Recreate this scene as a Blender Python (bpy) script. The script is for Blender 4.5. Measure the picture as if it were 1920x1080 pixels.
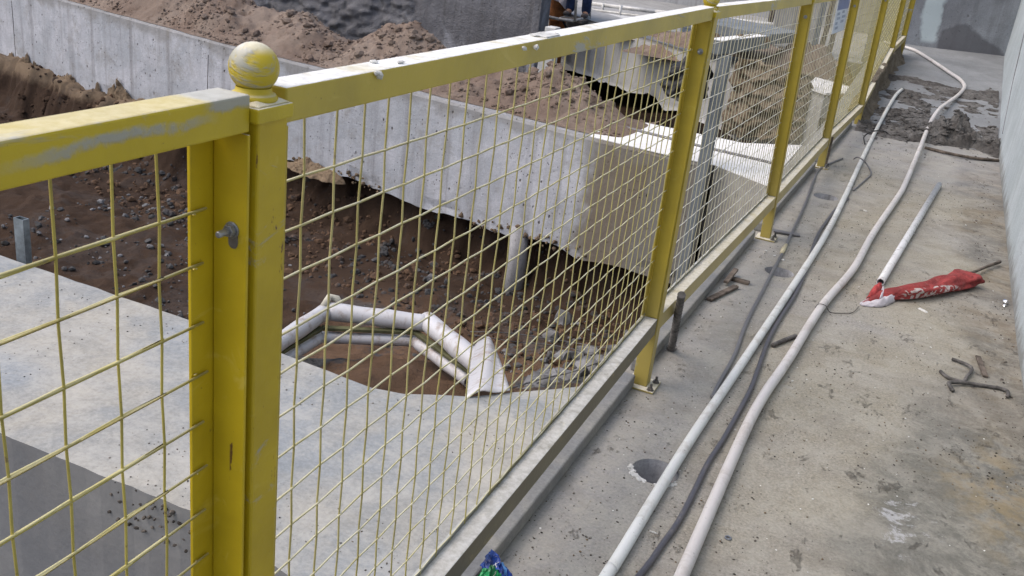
import bpy, bmesh, math, random
from mathutils import Vector, Matrix, noise, Quaternion
for o in list(bpy.data.objects): bpy.data.objects.remove(o)
S = bpy.context.scene
COL = S.collection
PI = math.pi
random.seed(7)
# ------------------------------------------------------------------ camera
cd = bpy.data.cameras.new('camera'); cam = bpy.data.objects.new('camera', cd); COL.objects.link(cam)
cd.lens = 33.562; cd.sensor_width = 36; cd.clip_start = .02; cd.clip_end = 500
rows = [[0.906234, -0.251229, 0.340036], [0.406264, 0.294898, -0.864861], [0.117002, 0.921911, 0.369311]]
cam.matrix_world = Matrix.Translation((0.6228, -0.8938, 1.4275)) @ Matrix(rows).to_4x4()
cd.dof.use_dof = True; cd.dof.focus_distance = 4.0; cd.dof.aperture_fstop = 40.0
S.camera = cam
# ------------------------------------------------------------------ light
SUN_EL, SUN_AZ = 52, 242          # azimuth of the sun, clockwise from +Y
w = bpy.data.worlds.new('World'); S.world = w; w.use_nodes = True
nt = w.node_tree; bg = nt.nodes['Background']
sky = nt.nodes.new('ShaderNodeTexSky'); sky.sky_type = 'NISHITA'; sky.sun_disc = False
sky.sun_elevation = math.radians(SUN_EL); sky.sun_rotation = math.radians(SUN_AZ)
sky.air_density = 1.0; sky.dust_density = 4.0; sky.ozone_density = 1.0
nt.links.new(sky.outputs[0], bg.inputs[0]); bg.inputs[1].default_value = .15
sl = bpy.data.lights.new('sun', 'SUN'); sun = bpy.data.objects.new('sun', sl); COL.objects.link(sun)
sl.energy = 0.5; sl.angle = math.radians(80); sl.color = (1, .97, .93)
a, e = math.radians(SUN_AZ), math.radians(SUN_EL)
sd = Vector((math.sin(a)*math.cos(e), math.cos(a)*math.cos(e), math.sin(e)))
sun.rotation_euler = sd.to_track_quat('Z', 'Y').to_euler()
S.view_settings.view_transform = 'Standard'; S.view_settings.look = 'None'
S.view_settings.exposure = 0.74; S.view_settings.gamma = 1
S.view_settings.use_curve_mapping = False
# ------------------------------------------------------------------ materials
class Mat:
    def __init__(s, name, rough=.85, metal=0.0, spec=.3):
        s.m = bpy.data.materials.new(name); s.m.use_nodes = True
        s.t = s.m.node_tree; s.b = s.t.nodes['Principled BSDF']
        s.b.inputs['Roughness'].default_value = rough; s.b.inputs['Metallic'].default_value = metal
        s.b.inputs['Specular IOR Level'].default_value = spec
        s.co = s.t.nodes.new('ShaderNodeTexCoord').outputs['Object']
    def n(s, ty, **k):
        x = s.t.nodes.new(ty)
        for a_, v in k.items(): setattr(x, a_, v)
        return x
    def put(s, sock, v):
        if hasattr(v, 'links') or hasattr(v, 'is_output'): s.t.links.new(v, sock)
        else:
            if isinstance(v, tuple) and len(v) == 3 and sock.type == 'RGBA': v = (*v, 1)
            sock.default_value = v
    def map(s, scale=(1,1,1), rot=(0,0,0), loc=(0,0,0), src=None):
        x = s.n('ShaderNodeMapping'); s.put(x.inputs[0], src or s.co)
        x.inputs['Scale'].default_value = scale; x.inputs['Rotation'].default_value = rot; x.inputs['Location'].default_value = loc
        return x.outputs[0]
    def noise(s, scale, detail=5, rough=.55, dist=0, vec=None):
        x = s.n('ShaderNodeTexNoise'); s.put(x.inputs['Vector'], vec or s.co)
        x.inputs['Scale'].default_value = scale; x.inputs['Detail'].default_value = detail
        x.inputs['Roughness'].default_value = rough; x.inputs['Distortion'].default_value = dist
        return x.outputs[0]
    def vor(s, scale, vec=None, feature='F1', rand=1):
        x = s.n('ShaderNodeTexVoronoi', feature=feature); s.put(x.inputs['Vector'], vec or s.co)
        x.inputs['Scale'].default_value = scale; x.inputs['Randomness'].default_value = rand
        return x.outputs['Distance']
    def ramp(s, f, lo, hi, a_=0.0, b_=1.0):
        x = s.n('ShaderNodeMapRange'); s.put(x.inputs[0], f)
        for i, v in enumerate((lo, hi, a_, b_)): x.inputs[i+1].default_value = v
        x.interpolation_type = 'SMOOTHSTEP'
        return x.outputs[0]
    def math(s, op, a_, b_=0.0):
        x = s.n('ShaderNodeMath', operation=op); s.put(x.inputs[0], a_); s.put(x.inputs[1], b_); return x.outputs[0]
    def mix(s, f, a_, b_, mode='MIX'):
        x = s.n('ShaderNodeMix', data_type='RGBA', blend_type=mode)
        s.put(x.inputs[0], f); s.put(x.inputs[6], a_); s.put(x.inputs[7], b_); return x.outputs[2]
    def sep(s, v):
        x = s.n('ShaderNodeSeparateXYZ'); s.put(x.inputs[0], v); return x.outputs
    def geo(s, k='Normal'): return s.n('ShaderNodeNewGeometry').outputs[k]
    def color(s, c): s.put(s.b.inputs['Base Color'], c); return s
    def rough(s, c): s.put(s.b.inputs['Roughness'], c); return s
    def bump(s, h, dist=.002, strength=1.0):
        x = s.n('ShaderNodeBump'); x.inputs['Strength'].default_value = strength; x.inputs['Distance'].default_value = dist
        s.put(x.inputs['Height'], h)
        if s.b.inputs['Normal'].links: s.put(x.inputs['Normal'], s.b.inputs['Normal'].links[0].from_socket)
        s.t.links.new(x.outputs[0], s.b.inputs['Normal']); return s

def plain(name, c, rough=.7, metal=0.0, var=.15, sc=30, bump=0.0):
    m = Mat(name, rough, metal)
    d = tuple(x*(1-var*1.6) for x in c); l = tuple(min(1, x*(1+var)) for x in c)
    f = m.ramp(m.noise(sc, 6, .65), .3, .7)
    m.color(m.mix(f, d, l))
    if bump: m.bump(m.noise(sc*2, 5), bump)
    return m.m

def concrete(name, c, alt, dark, streak=0.0, pit=.0, patch=1.2, speck=.6, b=.0015, rough=.85, fine=1.0, grain=.16):
    m = Mat(name, rough)
    n1 = m.ramp(m.noise(patch, 6, .6, .4), .38, .62)
    n2 = m.ramp(m.noise(patch*5, 7, .7, .6), .35, .7)
    base = m.mix(n1, c, alt)
    base = m.mix(m.math('MULTIPLY', n2, .45), base, tuple(x*.72 for x in c))
    n3 = m.ramp(m.noise(patch*2.3, 8, .72, .8, m.map(loc=(7, 3, 1))), .58, .74)
    base = m.mix(m.math('MULTIPLY', n3, .55), base, tuple(min(1, x*1.35) for x in alt))
    if streak:
        sv = m.noise(6, 5, .6, .2, m.map((1.6, 1.6, .07)))
        base = m.mix(m.math('MULTIPLY', m.ramp(sv, .48, .72), streak), base, dark)
        sv2 = m.noise(9, 4, .6, .1, m.map((1.3, 1.3, .05), loc=(3, 8, 2)))
        base = m.mix(m.math('MULTIPLY', m.ramp(sv2, .52, .75), streak*.8), base, tuple(min(1, x*1.3) for x in c))
    g_ = m.ramp(m.noise(120*fine, 4, .7), .3, .7)
    base = m.mix(grain, base, m.mix(g_, dark, (1, 1, 1)), 'OVERLAY')
    sp = m.ramp(m.noise(70*fine, 3, .75, 0, m.map(loc=(2, 5, 9))), .64, .72)
    base = m.mix(m.math('MULTIPLY', sp, speck), base, dark)
    h = m.math('ADD', m.noise(40*fine, 6, .7), m.math('MULTIPLY', m.noise(9, 5, .6), 1.5))
    if pit:
        pv = m.ramp(m.vor(13, m.map((1, 1, .62), loc=(1, 2, 3))), .05, .13, 1, 0)
        gate = m.ramp(m.noise(3.2, 4, .6), .44, .54)
        pm = m.math('MULTIPLY', pv, gate)
        pv2 = m.ramp(m.vor(34, m.map((1, 1, .8))), .08, .17, 1, 0)
        gate2 = m.ramp(m.noise(5.2, 4, .6, 0, m.map(loc=(4, 4, 4))), .46, .56)
        pm = m.math('MAXIMUM', pm, m.math('MULTIPLY', pv2, gate2))
        base = m.mix(m.math('MULTIPLY', pm, pit), base, dark)
        h = m.math('SUBTRACT', h, m.math('MULTIPLY', pm, 3.0))
    m.color(base); m.bump(h, b)
    return m

YEL = None
def yellow(name, dust_glare=1.0, base=(.40, .292, .028), wash=.0, smear=.6, streak=False, cap=False, cap_low=False, edge=False):
    m = Mat(name, .5, 0, .4)
    c = m.mix(m.ramp(m.noise(5, 4, .6), .35, .65), base, tuple(x*.8 for x in base))
    c = m.mix(m.ramp(m.noise(22, 4, .6, 1.2, m.map((1, .4, 1))), .6, .75, 0, .35), c, (.62, .5, .12))
    if wash: c = m.mix(m.ramp(m.noise(1.6, 5, .6), .25, .7, wash*.5, wash), c, (.44, .4, .24))
    # smeared cement
    sm = m.ramp(m.noise(7, 7, .68, .7, m.map((1, .35, 1.2), loc=(3.3, 1.2, .6))),  smear, smear+.055)
    if edge:
        P_ = m.sep(m.co); e1 = m.ramp(m.math('ABSOLUTE', m.math('ADD', P_[0], .0225)), .001, .004, 1, 0)
        e2 = m.ramp(m.math('ABSOLUTE', m.math('SUBTRACT', P_[0], .0245)), .0008, .003, 1, 0)
        ee = m.math('MULTIPLY', m.math('MAXIMUM', e1, e2), m.ramp(m.noise(35, 5, .75, 0, m.map((1, 1, .4))), .61, .66))
        c = m.mix(ee, c, (.1, .045, .02))
    if cap_low:
        P_ = m.sep(m.co); c = m.mix(m.ramp(m.math('ADD', P_[2], m.math('MULTIPLY', m.noise(20, 5), .1)), .2, .55, .75, .25), c, (.29, .235, .08))
    if cap:
        P_ = m.sep(m.co); wv = m.math('MULTIPLY', m.noise(40, 5, .7), .012)
        hi = m.ramp(m.math('ADD', P_[2], wv), 1.2305, 1.235, 1, 0)
        lo_ = m.ramp(m.math('ADD', P_[2], wv), 1.2095, 1.2125)
        sm = m.math('MAXIMUM', sm, m.math('MULTIPLY', m.math('MULTIPLY', hi, lo_), m.ramp(m.noise(14, 4), .4, .5)))
    if streak:
        P_ = m.sep(m.co); wv = m.math('MULTIPLY', m.math('SUBTRACT', m.noise(9, 6, .7), .5), .035)
        band = m.ramp(m.math('ABSOLUTE', m.math('SUBTRACT', m.math('ADD', P_[2], wv), m.math('ADD', m.math('MULTIPLY', P_[1], .012), 1.192))), .002, .0075, 1, 0)
        along = m.math('MULTIPLY', m.ramp(P_[1], 1.70, 1.80), m.ramp(P_[1], 1.90, 1.965, 1, 0))
        s1 = m.math('MULTIPLY', band, along)
        s2 = m.math('MULTIPLY', m.ramp(m.math('ADD', P_[1], m.math('MULTIPLY', wv, 2.0)), 1.93, 1.95), m.ramp(m.math('ADD', P_[2], wv), 1.218, 1.224))
        sm = m.math('MAXIMUM', sm, m.math('MAXIMUM', m.math('MULTIPLY', s1, m.ramp(m.noise(30, 5, .7), .3, .55)), s2))
    c = m.mix(m.math('MULTIPLY', sm, .85), c, (.31, .32, .31))
    # rust chips
    rs = m.ramp(m.noise(46, 4, .75, .5, m.map((1, 1, .5))), .715, .74)
    c = m.mix(rs, c, (.08, .035, .02))
    c = m.mix(m.ramp(m.noise(170, 3, .7), .68, .74, 0, .6), c, (.12, .09, .03))
    # settled cement dust with the sky's reflection painted in, on faces that look up
    nz = m.sep(m.geo())[2]
    up = m.ramp(nz, .55, .9)
    dn = m.ramp(m.noise(11, 6, .65, .5), .3, .5, .55, 1.0)
    up = m.math('MULTIPLY', m.math('MULTIPLY', up, dn), dust_glare)
    c = m.mix(up, c, m.mix(m.ramp(m.noise(60, 5, .7), .3, .7), (.58, .58, .56), (.85, .86, .86)))
    m.color(c); m.rough(m.math('ADD', .42, m.math('MULTIPLY', up, .45)))
    m.bump(m.math('ADD', m.noise(60, 4, .6), m.math('MULTIPLY', sm, 1.2)), .0006)
    return m.m
M_POST = yellow('yellow_post_paint', .6, (.5, .365, .012), smear=.62, edge=True)
M_POSTF = yellow('dusty_post_paint', .7, (.48, .355, .02), smear=.63, cap_low=True)
M_CAPP = yellow('worn_cap_paint', .6, (.5, .385, .02), smear=.55)
M_RAIL = yellow('yellow_rail_paint', 1.0, (.47, .36, .03), .12)
M_RAILN = yellow('yellow_near_rail_paint', .35, (.51, .385, .014), streak=True)
M_LOW = yellow('worn_yellow_paint', .55, (.36, .275, .06), .3)
M_UP = yellow('spotted_upstand_paint', .25, (.2, .18, .12), .3, smear=.5)
M_LOWD = yellow('dirty_grey_rail_paint', .6, (.12, .105, .055), .0, smear=.7)
def wire_mat(name, base, dust_highlight, lo=.1, hi=.8, amt=.9):
    m = Mat(name, .5, 0, .4)
    c = m.mix(m.ramp(m.noise(12, 4), .35, .65), base, tuple(x*.75 for x in base))
    c = m.mix(m.ramp(m.noise(55, 4, .7), .62, .7), c, (.2, .15, .05))
    up = m.ramp(m.sep(m.geo())[2], lo, hi)  # upper sides of the wires whitened: highlight painted in with the dust
    c = m.mix(m.math('MULTIPLY', up, m.ramp(m.noise(16, 4, .6), .3, .6, amt*.35, amt)), c, dust_highlight)
    return m.color(c).m
M_WIRE = wire_mat('yellow_wire_paint', (.44, .37, .08), (.62, .6, .4), -.1, .7, .6)
M_WIREM = wire_mat('dust_highlight_wire_paint', (.41, .35, .09), (.66, .65, .52), -.3, .6, .7)
M_WIREF = wire_mat('pale_highlight_wire_paint', (.38, .35, .2), (.66, .66, .61), -.3, .5, .95)
M_STEEL = plain('zinc_steel', (.3, .31, .33), .42, .75, .2, 60)
M_RUST = plain('rusty_rebar', (.125, .118, .112), .8, .2, .35, 40, .001)
M_RUSTY = plain('rusty_casing_steel', (.33, .13, .045), .85, .1, .4, 5, .003)
def pipe_mat(name, c, dirt, amt=.5, sc=8, thr=.6):
    m = Mat(name, .38, 0, .45)
    f = m.ramp(m.noise(sc, 7, .7, .4), thr-.08, thr+.1)
    cc = m.mix(m.ramp(m.noise(2, 4), .3, .7), c, tuple(x*.85 for x in c))
    cc = m.mix(m.math('MULTIPLY', f, amt), cc, dirt)
    cc = m.mix(m.ramp(m.noise(90, 3, .7), .66, .72, 0, .6), cc, (.1, .09, .08))
    m.color(cc); m.rough(m.math('ADD', .35, m.math('MULTIPLY', f, .4)))
    m.bump(m.noise(30, 4), .0005)
    return m.m
M_PIPE = pipe_mat('white_pvc_pipe', (.68, .7, .69), (.36, .34, .3), .5, 9, .56)
M_HOSE = pipe_mat('offwhite_hose', (.62, .6, .59), (.36, .33, .3), .5, 7, .56)
M_PVC = pipe_mat('dull_white_pvc', (.55, .55, .57), (.26, .2, .16), .75, 11, .56)
M_DIRTYPVC = pipe_mat('mottled_white_pvc', (.66, .67, .68), (.2, .2, .2), .7, 30, .58)
M_CABLE = pipe_mat('dark_rubber_cable', (.075, .075, .09), (.2, .19, .18), .5, 30)
M_CABLEG = pipe_mat('grey_rubber_cable', (.14, .14, .15), (.26, .25, .24), .6, 30)
M_BLACK = plain('black_plastic', (.012, .012, .014), .45, 0, .2, 20)
M_WOOD = plain('dirty_wood', (.12, .098, .08), .85, 0, .4, 25, .002)
M_BOLTRUST = plain('bolt_steel', (.16, .15, .14), .5, .7, .3, 50)

# walkway: beige dusty concrete, grey damp areas, dark dirt along the wall
m = concrete('walkway_concrete', (.285, .262, .205), (.285, .275, .255), (.07, .062, .055), 0, 0, .9, .6, .003, .85, 1.0, .3)
base = m.b.inputs['Base Color'].links[0].from_socket
P = m.sep(m.co)
# damp dark zone near the wall, wobbling
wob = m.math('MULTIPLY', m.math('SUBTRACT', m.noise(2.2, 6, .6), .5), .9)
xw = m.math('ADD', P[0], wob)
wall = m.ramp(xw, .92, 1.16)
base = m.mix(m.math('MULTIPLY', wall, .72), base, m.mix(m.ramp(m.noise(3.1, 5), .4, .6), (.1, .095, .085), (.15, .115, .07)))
# green-grey wet area close to the camera on the wall side
ny = m.ramp(m.math('ADD', P[1], wob), 1.9, 3.1, 1, 0)
nx = m.ramp(m.math('ADD', P[0], m.math('ADD', m.math('MULTIPLY', wob, .6), m.math('MULTIPLY', P[1], -.1))), .52, .72)
base = m.mix(m.math('MULTIPLY', m.math('MULTIPLY', nx, ny), .8), base, (.105, .108, .098))
# bluish clean concrete along the fence
fx = m.ramp(m.math('ADD', P[0], m.math('MULTIPLY', wob, .35)), .0, .42, 1, 0)
base = m.mix(m.math('MULTIPLY', fx, .55), base, (.27, .275, .285))
fy = m.ramp(m.math('ADD', P[1], wob), 5.6, 7.6)
base = m.mix(m.math('MULTIPLY', fy, .6), base, (.27, .275, .29))
# dirt crusts and stains
cr = m.ramp(m.noise(9, 10, .82, .25, m.map((1, .6, 1))), .575, .66)
base = m.mix(m.math('MULTIPLY', cr, .5), base, (.15, .13, .105))
cr2 = m.ramp(m.noise(24, 8, .85, .2, m.map((1, .55, 1), loc=(5, 1, 0))), .64, .70)
base = m.mix(m.math('MULTIPLY', cr2, .75), base, (.07, .06, .05))
cr3 = m.ramp(m.noise(42, 6, .8, .1, m.map((1, .7, 1), loc=(1, 9, 0))), .6, .68)
base = m.mix(m.math('MULTIPLY', cr3, .6), base, (.09, .08, .068))
mot = m.ramp(m.noise(5, 10, .85, .3), .42, .6)
base = m.mix(m.math('MULTIPLY', mot, .45), base, (.39, .375, .325))
mot2 = m.ramp(m.noise(2.6, 9, .8, .3, m.map(loc=(4, 7, 1))), .5, .64)
base = m.mix(m.math('MULTIPLY', mot2, .4), base, (.175, .16, .135))
# lime splashes
dx = m.math('ABSOLUTE', m.math('SUBTRACT', P[0], .86)); dy = m.math('ABSOLUTE', m.math('SUBTRACT', P[1], 1.6))
spot = m.ramp(m.math('ADD', m.math('MULTIPLY', dx, 2.0), dy), .12, .34, 1, 0)
lp = m.ramp(m.math('ADD', m.noise(13, 9, .8, .3, m.map(loc=(8.2, 2.4, 0))), m.math('MULTIPLY', spot, .075)), .6, .68)
base = m.mix(m.math('MULTIPLY', m.math('MAXIMUM', m.math('MULTIPLY', spot, .6), .22), lp), base, (.5, .51, .53))
ye = m.ramp(m.math('ADD', m.math('ABSOLUTE', m.math('SUBTRACT', P[0], 1.12)), m.math('MULTIPLY', m.math('ABSOLUTE', m.math('SUBTRACT', P[1], 1.95)), .5)), .05, .3, .5, 0)
base = m.mix(m.math('MULTIPLY', ye, m.ramp(m.noise(9, 6, .7), .42, .6)), base, (.27, .2, .09))
m.color(base)
m.rough(m.ramp(m.noise(1.7, 5), .35, .65, .6, .92))
m.bump(m.math('SUBTRACT', m.math('MULTIPLY', cr, 1.5), m.math('MULTIPLY', cr2, 1.0)), .002)
m.bump(m.noise(5, 3, .5), .006)
M_WALK = m.m
m = concrete('ramp_concrete', (.19, .2, .21), (.26, .272, .285), (.1, .1, .1), 0, 0, 1.1, .4, .002)
M_RAMP = m.m
m = concrete('beam_concrete', (.25, .27, .285), (.36, .34, .295), (.12, .12, .12), 0, 0, 1.5, .55, .002, .85, .6, .15)
b0 = m.b.inputs['Base Color'].links[0].from_socket
b0 = m.mix(m.math('MULTIPLY', m.ramp(m.noise(4, 10, .85, .2, m.map(loc=(6, 2, 0))), .44, .62), .5), b0, (.46, .45, .42))
b0 = m.mix(m.math('MULTIPLY', m.ramp(m.noise(17, 8, .85), .6, .7), .5), b0, (.13, .125, .115))
side = m.ramp(m.math('ABSOLUTE', m.sep(m.geo())[2]), .3, .7, 1, 0)  # side faces of the beam darkened: their shadow is painted into the colour
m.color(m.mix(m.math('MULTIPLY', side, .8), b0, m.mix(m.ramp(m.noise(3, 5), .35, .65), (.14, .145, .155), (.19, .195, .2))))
M_BEAM = m.m
m = concrete('formed_wall_concrete', (.37, .39, .425), (.5, .51, .55), (.12, .11, .105), .45, 1.0, 1.3, .6, .004)
b0 = m.b.inputs['Base Color'].links[0].from_socket
P = m.sep(m.co)
dk = m.ramp(m.math('ADD', P[0], m.math('MULTIPLY', m.math('SUBTRACT', m.noise(3, 6, .65), .5), .6)), -1.5, -1.3)
b0 = m.mix(m.math('MULTIPLY', dk, .92), b0, m.mix(m.ramp(m.noise(2.4, 6, .7, .6, m.map((1, 1, .3))), .42, .6), (.16, .128, .09), (.18, .17, .15)))
# grey wash that ran down from the wet soil on top
tp = m.ramp(m.math('ADD', P[2], m.math('MULTIPLY', m.math('SUBTRACT', m.noise(4.5, 5, .6), .5), .32)), -.13, -.03)
b0 = m.mix(m.math('MULTIPLY', tp, .6), b0, (.2, .19, .175))
bl_ = m.ramp(m.noise(3.3, 10, .82, .3, m.map(loc=(9, 1, 4))), .5, .64)
b0 = m.mix(m.math('MULTIPLY', bl_, .45), b0, (.22, .205, .18))
m.color(b0)
M_FORM = m.m
m = concrete('right_wall_concrete', (.4, .45, .475), (.46, .51, .54), (.17, .18, .19), .22, .4, .8, .3, .0025)
b0 = m.b.inputs['Base Color'].links[0].from_socket
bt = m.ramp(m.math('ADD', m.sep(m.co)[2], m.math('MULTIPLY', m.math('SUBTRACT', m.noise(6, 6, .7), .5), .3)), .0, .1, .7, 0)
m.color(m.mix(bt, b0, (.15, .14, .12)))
M_RWALL = m.m
m = concrete('end_wall_concrete', (.17, .18, .2), (.24, .26, .285), (.07, .07, .075), .3, .2, .9, .3, .003)
b0 = m.b.inputs['Base Color'].links[0].from_socket
P = m.sep(m.co)
wb = m.math('MULTIPLY', m.math('SUBTRACT', m.noise(3, 5, .6), .5), .25)
lt = m.ramp(m.math('ABSOLUTE', m.math('SUBTRACT', m.math('ADD', P[0], wb), .48)), .07, .12, 1, 0)
lt = m.math('MULTIPLY', lt, m.ramp(P[2], .5, .56))
b0 = m.mix(m.math('MULTIPLY', lt, .85), b0, (.42, .49, .52))
# damp dark stain with a wavy upper edge
top = m.math('ADD', P[2], m.math('MULTIPLY', m.math('ABSOLUTE', m.math('SUBTRACT', P[0], .85)), .7))
dm = m.ramp(m.math('ADD', top, wb), .8, .86, 1, 0)
b0 = m.mix(m.math('MULTIPLY', m.math('MULTIPLY', dm, m.ramp(P[0], .6, .64)), .75), b0, (.085, .085, .095))
m.color(b0)
M_END = m.m
M_WHITE = concrete('white_screed', (.72, .72, .71), (.8, .8, .8), (.3, .28, .26), 0, 0, 2, .5, .001).m
M_GREYW = concrete('pale_concrete', (.3, .3, .29), (.38, .38, .38), (.14, .13, .12), .4, .3, .8, .3, .003).m
m = concrete('dark_shotcrete', (.13, .13, .14), (.2, .2, .215), (.06, .056, .052), .5, .1, .6, .4, .02, .8)
b0 = m.b.inputs['Base Color'].links[0].from_socket
m.color(m.mix(m.math('MULTIPLY', m.ramp(m.noise(.45, 7, .65, .4, m.map(loc=(2, 0, 5))), .53, .6), .7), b0, (.33, .34, .37)))
M_DARKW = m.m
M_COL = concrete('blue_grey_post', (.15, .17, .185), (.19, .21, .225), (.12, .12, .12), .3, 0, 3, .3, .001).m
M_KICK = concrete('kick_tube_paint', (.17, .175, .18), (.23, .225, .205), (.12, .11, .1), 0, 0, 3, .4, .001, .6).m
M_CEM = concrete('cement_lump', (.5, .5, .48), (.62, .62, .6), (.2, .2, .2), 0, 0, 9, .3, .003).m
M_HOLE = concrete('cored_concrete', (.36, .36, .375), (.46, .46, .475), (.15, .15, .15), .9, 0, 9, .2, .001).m

def soil(name, a_, b_, c_, gate=None, sc=3, damp=.0, bmp=.012):
    m = Mat(name, .95, 0, .15)
    base = m.mix(m.ramp(m.noise(sc, 7, .65, .5), .38, .62), a_, b_)
    base = m.mix(m.ramp(m.noise(sc*6, 7, .75, .3), .5, .66), base, c_)
    base = m.mix(m.ramp(m.noise(60, 4, .75), .6, .72, 0, .7), base, tuple(x*.35 for x in a_))
    if gate is not None:
        P_ = m.sep(m.co)
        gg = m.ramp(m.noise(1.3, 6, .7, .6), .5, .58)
        bank_top = m.math('MULTIPLY', m.ramp(m.math('ADD', P_[2], m.math('MULTIPLY', m.noise(5, 5, .7), .2)), -.86, -.74), m.ramp(P_[1], 4.6, 5.2))  # paler brown towards the top of the bank
        painted_shade = m.math('MAXIMUM', m.ramp(m.math('ADD', P_[1], m.math('MULTIPLY', m.noise(2, 4), 1.0)), 4.6, 5.6), m.ramp(m.math('ADD', P_[0], m.math('MULTIPLY', m.noise(2, 4), .8)), -2.6, -1.9, .9, 0))  # far bank and left side: pit shade painted in, along with wet soil
        base = m.mix(m.math('MULTIPLY', painted_shade, .85), base, (.032, .02, .014)); gg = m.math('MULTIPLY', gg, m.math('SUBTRACT', 1.0, m.math('MULTIPLY', painted_shade, .8))); base = m.mix(bank_top, base, (.17, .125, .085))
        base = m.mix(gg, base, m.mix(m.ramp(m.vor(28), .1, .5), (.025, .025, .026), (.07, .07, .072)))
    m.color(base)
    h = m.math('ADD', m.noise(14, 9, .8, .4), m.math('MULTIPLY', m.noise(38, 6, .8, .6), .7))
    m.bump(h, bmp); m.bump(m.noise(90, 4, .7), .003)
    return m.m
M_HEAP = soil('dry_brown_soil', (.165, .122, .097), (.225, .178, .145), (.125, .09, .07), None, 1.6, bmp=.007)
M_PIT = soil('wet_pit_soil_painted_shade', (.11, .07, .046), (.165, .1, .062), (.075, .05, .037), -.16, 1.3)
M_SPOIL = soil('clinging_soil', (.17, .125, .085), (.22, .165, .11), (.09, .062, .042), None, 5)
M_MUD = soil('drying_mud', (.075, .07, .066), (.16, .155, .15), (.035, .032, .03), None, 6, bmp=.008)
M_STONE = plain('grey_stone', (.065, .064, .064), .8, 0, .45, 6, .002)
M_CHIP = plain('rubble_concrete', (.17, .17, .175), .85, 0, .4, 6, .003)
M_GRIT = plain('dark_grit', (.13, .115, .1), .9, 0, .6, 8)
M_FLECK = plain('white_flake', (.72, .72, .7), .7, 0, .2, 20)
M_DIRT = soil('dirt_on_kerb', (.13, .11, .085), (.19, .165, .13), (.08, .065, .05), None, 6)

# ------------------------------------------------------------------ mesh helpers
def mesh(name, V, F, mat, parent=None, smooth=False, bevel=0, seg=2):
    me = bpy.data.meshes.new(name); me.from_pydata([tuple(v) for v in V], [], F); me.update()
    if isinstance(mat, (list, tuple)):
        for x in mat: me.materials.append(x)
    elif mat: me.materials.append(mat)
    if smooth: me.polygons.foreach_set('use_smooth', [True]*len(me.polygons))
    o = bpy.data.objects.new(name, me); COL.objects.link(o)
    if parent: o.parent = parent
    if bevel:
        b = o.modifiers.new('bevel', 'BEVEL'); b.width = bevel; b.segments = seg; b.limit_method = 'ANGLE'
    return o
def tag(o, label=None, cat=None, group=None, kind=None):
    if label: o['label'] = label
    if cat: o['category'] = cat
    if group: o['group'] = group
    if kind: o['kind'] = kind
    return o
def empty(name, loc=(0, 0, 0)):
    o = bpy.data.objects.new(name, None); o.empty_display_size = .05; COL.objects.link(o)
    o.location = loc; return o
def rel(V, loc): return [(v[0]-loc[0], v[1]-loc[1], v[2]-loc[2]) for v in V]
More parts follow.
